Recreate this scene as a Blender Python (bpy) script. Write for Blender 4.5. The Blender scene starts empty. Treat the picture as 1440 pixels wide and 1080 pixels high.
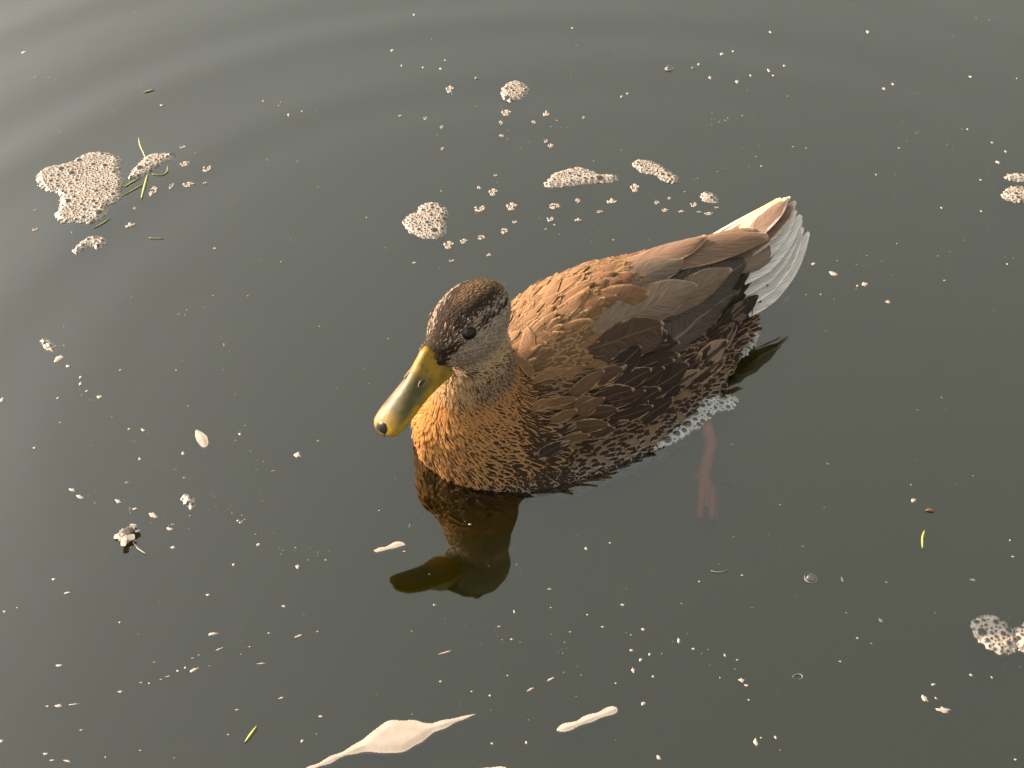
import bpy, bmesh, math, random
import numpy as np
from mathutils import Vector, Matrix, noise as mnoise
from mathutils.bvhtree import BVHTree

# ------------------------------------------------------------------ camera, sky, sun, exposure
sc = bpy.context.scene
R = math.radians
CAM_D, CAM_PITCH, CAM_F = 1.0, R(42), 1700.0 / 1440.0
cam_data = bpy.data.cameras.new('camera')
cam = bpy.data.objects.new('camera', cam_data)
sc.collection.objects.link(cam)
cam_data.sensor_width = 36.0
cam_data.lens = 36.0 * CAM_F
cam_data.clip_start, cam_data.clip_end = 0.01, 500.0
cam.location = (0, -CAM_D * math.cos(CAM_PITCH), CAM_D * math.sin(CAM_PITCH))
cam.rotation_euler = (math.pi / 2 - CAM_PITCH, 0, 0)
sc.camera = cam

SUN_DIR = Vector((-0.92, 0.40, 0.0)).normalized()
SUN_EL = R(21)
world = bpy.data.worlds.new('World')
sc.world = world
world.use_nodes = True
wn = world.node_tree
bg = wn.nodes['Background']
sky = wn.nodes.new('ShaderNodeTexSky')
sky.sky_type = 'NISHITA'
sky.sun_disc = False
sky.sun_elevation = SUN_EL
sky.sun_rotation = math.atan2(SUN_DIR.x, SUN_DIR.y)
sky.air_density, sky.dust_density, sky.ozone_density = 1.0, 10.0, 1.0
hs = wn.nodes.new('ShaderNodeHueSaturation')          # thin high haze: paler, more even sky
hs.inputs['Saturation'].default_value = 0.3
wn.links.new(sky.outputs[0], hs.inputs['Color'])
hz = wn.nodes.new('ShaderNodeMix'); hz.data_type = 'RGBA'
hz.inputs[0].default_value = 0.34
hz.inputs[7].default_value = (4.85, 5.0, 4.1, 1)
wn.links.new(hs.outputs[0], hz.inputs[6])
wn.links.new(hz.outputs[2], bg.inputs[0])
bg.inputs[1].default_value = 0.10
sun_data = bpy.data.lights.new('sun', 'SUN')
sun_data.energy = 5.0
sun_data.angle = R(0.6)
sun_data.color = (1.0, 0.75, 0.52)
sun = bpy.data.objects.new('sun', sun_data)
sc.collection.objects.link(sun)
sd = Vector((SUN_DIR.x * math.cos(SUN_EL), SUN_DIR.y * math.cos(SUN_EL), math.sin(SUN_EL)))
sun.rotation_euler = sd.to_track_quat('Z', 'Y').to_euler()
vs = sc.view_settings
vs.view_transform, vs.look, vs.gamma, vs.use_curve_mapping = 'Standard', 'None', 1.0, False
vs.exposure = 1.4
sc.cycles.use_denoising = True
sc.cycles.max_bounces = 6
sc.cycles.transparent_max_bounces = 12
sc.cycles.volume_bounces = 0

# ------------------------------------------------------------------ helpers
rng = np.random.default_rng(7)
random.seed(7)
col = sc.collection

def link(o, parent=None):
    col.objects.link(o)
    if parent is not None:
        o.parent = parent
    return o

def mesh_obj(name, verts, faces, mat=None, parent=None, smooth=True):
    me = bpy.data.meshes.new(name)
    me.from_pydata([tuple(v) for v in verts], [], [tuple(f) for f in faces])
    if mat is not None:
        me.materials.append(mat)
    if smooth:
        me.polygons.foreach_set('use_smooth', [True] * len(me.polygons))
    me.update()
    return link(bpy.data.objects.new(name, me), parent)

def tag(o, label=None, cat=None, group=None, kind=None):
    if label: o['label'] = label
    if cat: o['category'] = cat
    if group: o['group'] = group
    if kind: o['kind'] = kind
    return o

_F = np.array([0, math.cos(CAM_PITCH), -math.sin(CAM_PITCH)])
_U = np.array([0, math.sin(CAM_PITCH), math.cos(CAM_PITCH)])
_C = np.array(cam.location)

def at(px, py, z=0.0):
    """place on the level z of the pond for a photograph position (1440 x 1080)"""
    d = _F + np.array([1.0, 0, 0]) * (px - 720) / 1700.0 - _U * (py - 540) / 1700.0
    return _C + d * ((z - _C[2]) / d[2])

class Nodes:
    def __init__(self, name):
        self.m = bpy.data.materials.new(name)
        self.m.use_nodes = True
        self.t = self.m.node_tree
        self.b = self.t.nodes.get('Principled BSDF')
        self.out = self.t.nodes.get('Material Output')
    def n(self, kind, **kw):
        nd = self.t.nodes.new('ShaderNode' + kind)
        for k, v in kw.items():
            setattr(nd, k, v)
        return nd
    def l(self, a, b):
        self.t.links.new(a, b)
    def inp(self, sock, v):
        if hasattr(v, 'is_output'):
            self.l(v, sock)
        else:
            sock.default_value = v
    def math(self, op, a, b=0.0, c=0.0, clamp=False):
        nd = self.n('Math', operation=op, use_clamp=clamp)
        for i, v in enumerate((a, b, c)):
            self.inp(nd.inputs[i], v)
        return nd.outputs[0]
    def smooth(self, v, lo, hi, a=0.0, b=1.0):
        nd = self.n('MapRange', interpolation_type='SMOOTHSTEP')
        for i, x in enumerate((v, lo, hi, a, b)):
            self.inp(nd.inputs[i], x)
        return nd.outputs[0]
    def mix(self, f, a, b, blend='MIX'):
        nd = self.n('Mix', data_type='RGBA', blend_type=blend)
        self.inp(nd.inputs[0], f)
        for i, v in ((6, a), (7, b)):
            if isinstance(v, tuple) and len(v) == 3:
                v = v + (1.0,)
            self.inp(nd.inputs[i], v)
        return nd.outputs[2]
    def attr(self, name, out=0):
        return self.n('Attribute', attribute_name=name).outputs[out]
    def noise(self, vec, scale, detail=3.0, rough=0.55, out=0):
        nd = self.n('TexNoise')
        if vec is not None:
            self.l(vec, nd.inputs['Vector'])
        nd.inputs['Scale'].default_value = scale
        nd.inputs['Detail'].default_value = detail
        nd.inputs['Roughness'].default_value = rough
        return nd.outputs[out]
    def bump(self, h, strength, dist):
        nd = self.n('Bump')
        nd.inputs['Strength'].default_value = strength
        nd.inputs['Distance'].default_value = dist
        self.l(h, nd.inputs['Height'])
        return nd.outputs[0]

# ------------------------------------------------------------------ water
def water_material():
    N = Nodes('murky_pond_water')
    N.t.nodes.remove(N.b)
    tc = N.n('TexCoord').outputs['Object']
    h = N.math('ADD', N.noise(tc, 9.0, 2.0), N.math('MULTIPLY', N.noise(tc, 38.0, 2.0), 0.12))
    nrm = N.bump(h, 0.10, 0.006)
    fr = N.n('Fresnel'); fr.inputs['IOR'].default_value = 2.08
    N.l(nrm, fr.inputs['Normal'])
    gl = N.n('BsdfGlossy'); gl.inputs['Roughness'].default_value = 0.03
    gl.inputs['Color'].default_value = (1, 1, 1, 1)
    N.l(nrm, gl.inputs['Normal'])
    tr = N.n('BsdfTransparent')
    mx = N.n('MixShader')
    N.l(fr.outputs[0], mx.inputs[0]); N.l(tr.outputs[0], mx.inputs[1]); N.l(gl.outputs[0], mx.inputs[2])
    N.l(mx.outputs[0], N.out.inputs['Surface'])
    alb, dens = (0.90, 0.73, 0.03, 1), 11.0
    vsn = N.n('VolumeScatter'); vsn.inputs['Color'].default_value = alb; vsn.inputs['Density'].default_value = dens
    van = N.n('VolumeAbsorption'); van.inputs['Color'].default_value = alb; van.inputs['Density'].default_value = dens
    ad = N.n('AddShader')
    N.l(vsn.outputs[0], ad.inputs[0]); N.l(van.outputs[0], ad.inputs[1])
    N.l(ad.outputs[0], N.out.inputs['Volume'])
    return N.m

def axis_coords(half, step, far):
    a = list(np.arange(0, half, step))
    s = step
    while a[-1] < far:
        s *= 1.25
        a.append(min(a[-1] + s, far))
    a = np.array(a)
    return np.concatenate([-a[:0:-1], a])

def ripple(x, y):
    cx, cy = 0.08, 0.0
    dx, dy = x - cx, y - cy
    r = np.sqrt(dx * dx + dy * dy) + 1e-6
    ang = np.arctan2(dy, dx)
    dirw = 0.25 + 0.75 * np.clip(np.cos(ang - R(128)), 0, 1) ** 1.2
    rr = r + 0.012 * np.sin(3 * ang + 1.0) + 0.008 * np.sin(5 * ang)
    env = 1 / (1 + np.exp(-(r - 0.47) / 0.05)) * np.exp(-np.clip(r - 0.6, 0, None) / 1.2)
    h = 0.00062 * env * dirw * (np.sin(2 * np.pi * rr / 0.135 + 0.6) + 0.25 * np.sin(2 * np.pi * rr / 0.083 + 2 * np.sin(2 * ang)))
    h += 0.0007 * np.exp(-np.clip(r - 0.3, 0, None)) * 0.3 * np.sin(2 * np.pi * (x * 0.6 + y) / 0.31 + 1.0)
    return h * np.exp(-(r / 3.0) ** 2)

def build_water():
    xs = axis_coords(1.3, 0.01, 60.0)
    ys = axis_coords(1.3, 0.01, 60.0)
    X, Y = np.meshgrid(xs, ys)
    Z = ripple(X, Y)
    Z[0, :] = Z[-1, :] = 0; Z[:, 0] = Z[:, -1] = 0
    n, m = X.shape
    V = np.stack([X, Y, Z], -1).reshape(-1, 3)
    idx = np.arange(n * m).reshape(n, m)
    Fq = np.stack([idx[:-1, :-1], idx[:-1, 1:], idx[1:, 1:], idx[1:, :-1]], -1).reshape(-1, 4).tolist()
    border = list(idx[0, :]) + list(idx[1:, -1]) + list(idx[-1, -2::-1]) + list(idx[-2:0:-1, 0])
    k0 = len(V)
    low = V[border].copy(); low[:, 2] = -1.0
    V = np.concatenate([V, low])
    nb = len(border)
    for i in range(nb):
        j = (i + 1) % nb
        Fq.append([border[j], border[i], k0 + i, k0 + j])
    Fq.append([k0 + i for i in range(nb)][::-1])
    o = mesh_obj('water', V, Fq, water_material())
    return tag(o, 'still murky grey-green pond water with soft ring ripples', 'water', kind='structure')

build_water()

def bed_material():
    N = Nodes('pond_mud')
    tc = N.n('TexCoord').outputs['Object']
    c = N.mix(N.noise(tc, 6.0, 5.0), (0.03, 0.022, 0.012), (0.06, 0.045, 0.022))
    N.l(c, N.b.inputs['Base Color']); N.b.inputs['Roughness'].default_value = 0.9
    return N.m
bx = np.linspace(-59, 59, 60)
BX, BY = np.meshgrid(bx, bx)
BZ = -0.8 + 0.05 * np.sin(BX * 0.9) * np.cos(BY * 0.7)
bi = np.arange(3600).reshape(60, 60)
tag(mesh_obj('pond_bed', np.stack([BX, BY, BZ], -1).reshape(-1, 3),
             np.stack([bi[:-1, :-1], bi[:-1, 1:], bi[1:, 1:], bi[1:, :-1]], -1).reshape(-1, 4).tolist(), bed_material()),
    'dark mud at the bottom of the pond', 'pond bed', kind='structure')

# ------------------------------------------------------------------ duck body (one surface from a blended distance field, centimetres)
STX = np.array([-21.2, -20, -18, -15, -12, -8, -4, 0, 4, 8, 10.7, 12.4, 13.6, 14.5, 15.0])
STW = np.array([0.3, 1.7, 2.8, 3.7, 4.9, 6.7, 7.9, 8.4, 8.1, 7.2, 6.2, 5.0, 3.7, 2.1, 0.3])
STT = np.array([6.6, 7.1, 7.3, 7.5, 8.1, 9.1, 9.8, 9.7, 8.7, 7.1, 6.3, 5.8, 5.2, 4.2, 2.9])
STB = np.array([5.6, 4.4, 2.6, 0.2, -1.8, -3.6, -4.6, -5.0, -5.0, -4.5, -3.8, -3.0, -1.9, -0.4, 1.2])
STC = np.array([6.1, 5.7, 4.6, 2.4, 0.6, -0.6, -0.9, -0.9, -0.9, -0.8, -0.4, 0.2, 0.8, 1.4, 1.8])
HC = np.array([11.35, 1.05, 13.3])
BILL0 = np.array([14.9, 1.5, 11.5])
BILL1 = np.array([20.15, 2.55, 8.6])
HF = (BILL1 - BILL0) / np.linalg.norm(BILL1 - BILL0)
HL = np.cross([0, 0, 1.0], HF); HL /= np.linalg.norm(HL)
HU = np.cross(HF, HL)

def smin(a, b, k):
    h = np.clip(0.5 + 0.5 * (b - a) / k, 0, 1)
    return b * (1 - h) + a * h - k * h * (1 - h)

def round_cone(P, a, b, ra, rb):
    a, b = np.array(a, float), np.array(b, float)
    ba = b - a
    t = np.clip(((P - a) @ ba) / (ba @ ba), 0, 1)
    return np.linalg.norm(P - a - t[..., None] * ba, axis=-1) - (ra + (rb - ra) * t)

def duck_sdf(P):
    x, y, z = P[..., 0], P[..., 1], P[..., 2]
    xc = np.clip(x, STX[0], STX[-1])
    w, zt, zb = np.interp(xc, STX, STW), np.interp(xc, STX, STT), np.interp(xc, STX, STB)
    zc = np.interp(xc, STX, STC)
    upper = z > zc
    h = np.where(upper, zt - zc, zc - zb)
    e = np.where(upper, 1.95, 2.0)
    q = (np.abs(y / w) ** e + np.abs((z - zc) / h) ** e) ** (1 / e)
    d = (q - 1) * np.minimum(w, h) * 0.85
    sl = np.abs(y) / w                       # near side slopes gently down to the water
    prof = np.interp(sl, [0, .15, .30, .45, .6, .74, .85, .93, 1.03, 1.12, 3.0], [1, .97, .88, .72, .53, .34, .20, .13, .095, .065, -1.2])
    kf = np.clip((x - 8.5) / 5.0, 0, 1)
    d = np.where(upper & (y > 0), (z - zc - h * prof) * 0.68 * (1 - kf) + d * kf, d)
    d = d + np.abs(x - xc)
    # valley between the folded wings along the back
    gy = np.interp(x, [-14, -6, 4], [1.5, 3.2, 3.5])
    groove = 1.25 * np.exp(-((y - gy) / 0.9) ** 2) * np.exp(-((x + 5) / 6.5) ** 2) * (z > 4)
    d = d + groove
    nk = round_cone(P, (10.9, 0.1, 4.2), (10.7, 0.55, 7.8), 4.1, 2.85)
    nk = smin(nk, round_cone(P, (10.7, 0.55, 7.8), (10.7, 0.85, 12.2), 2.8, 2.1), 0.8)
    d = smin(d, nk, 1.4)
    tilt = R(20)
    hf = np.array([math.cos(tilt) * 0.981, math.cos(tilt) * 0.195, -math.sin(tilt)])
    hl = np.cross([0, 0, 1.0], hf); hl /= np.linalg.norm(hl)
    hu = np.cross(hf, hl)
    Q = P - HC
    e = np.stack([Q @ hf / 3.35, Q @ hl / 2.45, Q @ hu / 2.35], -1)
    hd = (np.linalg.norm(e, axis=-1) - 1) * 2.35
    hd = smin(hd, round_cone(P, HC + hf * 0.9 - hu * 0.25, BILL0 + HU * 0.2 - HF * 0.45, 1.95, 1.08), 0.7)
    return smin(d, hd, 0.5)

def surface_nets(f, lo, hi, step):
    ax = [np.arange(lo[i], hi[i] + step, step) for i in range(3)]
    G = np.stack(np.meshgrid(*ax, indexing='ij'), -1)
    v = f(G)
    s = v < 0
    shp = tuple(n - 1 for n in v.shape)
    acc = np.zeros(shp + (3,)); cnt = np.zeros(shp)
    for a in range(3):
        sl0 = [slice(None)] * 3; sl1 = [slice(None)] * 3
        sl0[a] = slice(None, -1); sl1[a] = slice(1, None)
        v0, v1 = v[tuple(sl0)], v[tuple(sl1)]
        cross = (v0 < 0) != (v1 < 0)
        t = np.where(cross, v0 / np.where(cross, v0 - v1, 1), 0)
        pos = G[tuple(sl0)].copy(); pos[..., a] += t * step
        b, c = [i for i in range(3) if i != a]
        for ob in (0, 1):
            for oc in (0, 1):
                sl = [slice(None)] * 3
                sl[b] = slice(ob, ob + shp[b]); sl[c] = slice(oc, oc + shp[c])
                cr = cross[tuple(sl)]
                acc += np.where(cr[..., None], pos[tuple(sl)], 0); cnt += cr
    ok = cnt > 0
    idx = -np.ones(shp, int); idx[ok] = np.arange(ok.sum())
    V = acc[ok] / cnt[ok][:, None]
    faces = []
    for a in range(3):
        b, c = (a + 1) % 3, (a + 2) % 3
        sl0 = [slice(1, -1)] * 3; sl1 = [slice(1, -1)] * 3
        sl0[a] = slice(0, -1); sl1[a] = slice(1, None)
        s0, s1 = s[tuple(sl0)], s[tuple(sl1)]
        I = np.argwhere(s0 != s1)
        if not len(I): continue
        flip = s0[tuple(I.T)]
        base = I.copy(); base[:, b] += 1; base[:, c] += 1
        def q(db, dc):
            J = base.copy(); J[:, b] += db; J[:, c] += dc
            return idx[tuple(J.T)]
        quad = np.stack([q(-1, -1), q(0, -1), q(0, 0), q(-1, 0)], -1)
        quad[~flip] = quad[~flip][:, ::-1]
        faces.append(quad)
    return V, np.concatenate(faces)

BV, BF = surface_nets(duck_sdf, (-22, -10, -6), (18, 10, 18), 0.3)
BF = BF[(BF >= 0).all(1)]
BVH = BVHTree.FromPolygons([Vector(v) for v in BV], BF.tolist())

DUCK_O, DUCK_A = Vector((0.055, -0.005, 0.0)), R(180 + 36.6)
duck = bpy.data.objects.new('duck', None)
link(duck)
duck.location = DUCK_O
duck.rotation_euler = (0, 0, DUCK_A)
tag(duck, 'brown mottled female duck with olive-yellow bill swimming on the pond', 'duck')
# ------------------------------------------------------------------ feather materials
def plumage_material(name, fringe=True, rough=0.6, spec=0.14, trans=0.10):
    """colours travel as mesh attributes: cin = feather centre, ced = feather rim, fp = (rim start, blotch, seed)"""
    N = Nodes(name)
    uv = N.n('UVMap', uv_map='fuv').outputs[0]
    sp = N.n('SeparateXYZ'); N.l(uv, sp.inputs[0])
    u = N.math('MULTIPLY_ADD', sp.outputs[0], 2.0, -1.0)
    t = sp.outputs[1]
    a = N.math('ABSOLUTE', u)
    fp = N.n('SeparateXYZ'); N.l(N.attr('fp', 1), fp.inputs[0])
    rim0, blotch, seed = fp.outputs
    cin, ced = N.attr('cin'), N.attr('ced')
    cb = N.n('CombineXYZ'); N.inp(cb.inputs[0], u); N.inp(cb.inputs[1], N.math('MULTIPLY', t, 2.4)); N.inp(cb.inputs[2], N.math('MULTIPLY', seed, 37.0))
    big = N.noise(cb.outputs[0], 1.7, 2.0)
    q = N.math('SUBTRACT', N.math('MULTIPLY', t, 2.2), N.math('MULTIPLY', a, 0.75))
    cb2 = N.n('CombineXYZ'); N.inp(cb2.inputs[0], N.math('MULTIPLY', q, 30.0)); N.inp(cb2.inputs[1], N.math('MULTIPLY', u, 1.3)); N.inp(cb2.inputs[2], N.math('MULTIPLY', seed, 91.0))
    barb = N.noise(cb2.outputs[0], 1.6, 3.0)
    tt = N.math('POWER', t, 4.0)
    rho = N.math('ADD', N.math('MAXIMUM', a, tt), N.math('MULTIPLY', N.math('SUBTRACT', big, 0.5), 0.5))
    rho = N.math('ADD', rho, N.math('MULTIPLY', N.math('SUBTRACT', barb, 0.5), 0.20))
    inner = N.smooth(rho, N.math('SUBTRACT', rim0, 0.10), N.math('ADD', rim0, 0.06), 1.0, 0.0)
    # pale bars and eye-spots on the darker centre
    bars = N.math('SINE', N.math('ADD', N.math('MULTIPLY', N.math('SUBTRACT', t, N.math('MULTIPLY', a, 0.28)), 7.0), N.math('MULTIPLY', seed, 6.0)))
    bars = N.math('ADD', bars, N.math('MULTIPLY', N.math('SUBTRACT', big, 0.5), 2.2))
    pale = N.math('MULTIPLY', N.math('MULTIPLY', N.smooth(bars, 0.0, 0.55), N.smooth(a, 0.10, 0.26)), blotch)
    f = N.math('MULTIPLY', inner, N.math('SUBTRACT', 1.0, pale), clamp=True)
    c = N.mix(f, ced, cin)
    shade = N.smooth(barb, 0.28, 0.72, 0.55, 1.38)
    c = N.mix(1.0, c, N.n('CombineColor').outputs[0], 'MULTIPLY')
    mulnode = c.node
    cc = mulnode.inputs[7].links[0].from_node
    for k in range(3):
        N.inp(cc.inputs[k], shade)
    shaft = N.smooth(a, 0.015, 0.05, 0.55, 0.0)
    c = N.mix(shaft, c, N.mix(0.5, ced, (0.02, 0.012, 0.008)))
    N.l(c, N.b.inputs['Base Color'])
    N.b.inputs['Roughness'].default_value = rough
    N.b.inputs['Specular IOR Level'].default_value = spec
    N.b.inputs['Sheen Weight'].default_value = 0.0
    N.l(N.bump(barb, 0.35, 0.0006), N.b.inputs['Normal'])
    tl = N.n('BsdfTranslucent'); N.l(c, tl.inputs[0])
    m1 = N.n('MixShader'); m1.inputs[0].default_value = trans
    N.l(N.b.outputs[0], m1.inputs[1]); N.l(tl.outputs[0], m1.inputs[2])
    last = m1
    if fringe:      # torn, loose barbs along the vane edge
        cut = N.math('ADD', N.smooth(N.math('MAXIMUM', a, N.math('POWER', t, 9.0)), 0.74, 1.0), N.math('MULTIPLY', N.math('SUBTRACT', barb, 0.5), 1.3))
        tr = N.n('BsdfTransparent')
        m2 = N.n('MixShader')
        N.l(N.smooth(cut, 0.66, 0.80), m2.inputs[0])
        N.l(m1.outputs[0], m2.inputs[1]); N.l(tr.outputs[0], m2.inputs[2])
        last = m2
    N.l(last.outputs[0], N.out.inputs['Surface'])
    return N.m

M_FEATHER = plumage_material('vaned_feather')
M_DOWN = plumage_material('short_plumage', fringe=False, rough=0.7, spec=0.10, trans=0.06)

def set_attrs(me, uvs, cin, ced, fp):
    """uvs per vertex; colours per vertex"""
    n = len(me.vertices)
    lay = me.uv_layers.new(name='fuv')
    li = np.empty(len(me.loops), int)
    me.loops.foreach_get('vertex_index', li)
    lay.data.foreach_set('uv', np.asarray(uvs, np.float32)[li].ravel())
    for nm, v in (('cin', cin), ('ced', ced)):
        at_ = me.attributes.new(nm, 'FLOAT_COLOR', 'POINT')
        v = np.broadcast_to(np.asarray(v, np.float32), (n, 3))
        at_.data.foreach_set('color', np.concatenate([v, np.ones((n, 1), np.float32)], 1).ravel())
    at_ = me.attributes.new('fp', 'FLOAT_VECTOR', 'POINT')
    at_.data.foreach_set('vector', np.broadcast_to(np.asarray(fp, np.float32), (n, 3)).copy().ravel())

def surf(p):
    q, n, _, _ = BVH.find_nearest(Vector(p))
    return np.array(q), np.array(n)

def vane_shape(t, tip, base=0.35, pw=1.9):
    w = base + (1 - base) * min(1.0, t / 0.3) ** 0.8
    if t > tip:
        k = (t - tip) / (1 - tip)
        w *= max(0.08, 1 - k ** pw) ** 0.75
    return w

def feather(name, parent, root, tip, width, style, nu=11, nv=6, lift=(0.06, 0.32), conform=1.0, camber=0.10, bend=0.0, tipstart=0.55, normal=None):
    """one vane from root to tip (cm, duck space) lying along the body"""
    root, tip = np.array(root, float), np.array(tip, float)
    cin, ced, rim, blotch = style
    d = tip - root
    L = np.linalg.norm(d); d /= L
    V, UV = [], []
    n0 = surf(root)[1] if normal is None else np.array(normal, float)
    n1 = surf(tip)[1] if normal is None else np.array(normal, float)
    wob = rng.uniform(-1, 1, 4)
    for i in range(nu + 1):
        t = i / nu
        c = root + d * L * t
        nn = n0 * (1 - t) + n1 * t
        nn /= np.linalg.norm(nn)
        side = np.cross(nn, d); side /= np.linalg.norm(side)
        c = c + side * bend * math.sin(math.pi * t) + nn * 0
        hw = width * 0.5 * vane_shape(t, tipstart)
        for j in range(nv + 1):
            u = -1 + 2 * j / nv
            p = c + side * u * hw * (1 + 0.05 * wob[0] * math.sin(7 * t + wob[1] * 3) * u)
            p = p - d * abs(u) ** 2 * hw * 0.12
            lf = lift[0] + (lift[1] - lift[0]) * t ** 1.3 + camber * width * (1 - u * u) * (0.4 + 0.6 * t)
            lf += 0.03 * math.sin(9 * t + wob[2] * 3 + 2 * u) * t
            if conform > 0:
                q, qn = surf(p)
                pc = q + qn * lf
                pf = p + nn * lf
                p = pc * conform + pf * (1 - conform)
            else:
                p = p + nn * lf
            V.append(p); UV.append(((u + 1) / 2, t))
    m = nv + 1
    Fc = [(i * m + j, i * m + j + 1, (i + 1) * m + j + 1, (i + 1) * m + j) for i in range(nu) for j in range(nv)]
    me = bpy.data.meshes.new(name)
    me.from_pydata([tuple(v * 0.01) for v in V], [], Fc)
    me.materials.append(M_FEATHER)
    me.polygons.foreach_set('use_smooth', [True] * len(me.polygons))
    k = 1 + rng.uniform(-0.16, 0.16)
    set_attrs(me, UV, np.array(cin) * k, np.array(ced) * (1 + rng.uniform(-0.1, 0.1)), (rim + rng.uniform(-0.04, 0.04), blotch, rng.uniform(0, 1)))
    return link(bpy.data.objects.new(name, me), parent)

def ring_point(x, deg):
    """body surface at station x, deg from the spine towards the duck's left"""
    a = R(deg)
    dr = Vector((0, math.sin(a), math.cos(a)))
    zc = float(np.interp(x, STX, STC)) + 0.5
    hit = BVH.ray_cast(Vector((x, 0, zc)) + dr * 14, -dr)
    return (np.array(hit[0]), np.array(hit[1])) if hit[0] is not None else (None, None)

# ------------------------------------------------------------------ body skin and short plumage
def skin_material():
    N = Nodes('undercoat_down')
    tc = N.n('TexCoord').outputs['Object']
    c = N.mix(N.noise(tc, 160.0, 4.0), (0.06, 0.037, 0.024), (0.26, 0.155, 0.08))
    N.l(c, N.b.inputs['Base Color']); N.b.inputs['Roughness'].default_value = 0.8
    return N.m
body = mesh_obj('body', BV * 0.01, BF.tolist(), skin_material(), duck)

_t = R(20)
HEADF = np.array([math.cos(_t) * 0.981, math.cos(_t) * 0.195, -math.sin(_t)])
HEADL = np.cross([0, 0, 1.0], HEADF); HEADL /= np.linalg.norm(HEADL)
HEADU = np.cross(HEADF, HEADL)
EYE_L = HC + HEADF * 1.37 + HEADL * 1.70 + HEADU * 1.42
EYE_R = HC + HEADF * 1.37 - HEADL * 2.0 + HEADU * 0.9

def sstep(v, a, b):
    k = np.clip((v - a) / (b - a), 0, 1)
    return k * k * (3 - 2 * k)

def mixc(a, b, k):
    return np.asarray(a)[None] * (1 - k[:, None]) + np.asarray(b)[None] * k[:, None] if np.ndim(a) == 1 else a * (1 - k[:, None]) + np.asarray(b)[None] * k[:, None]

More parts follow.
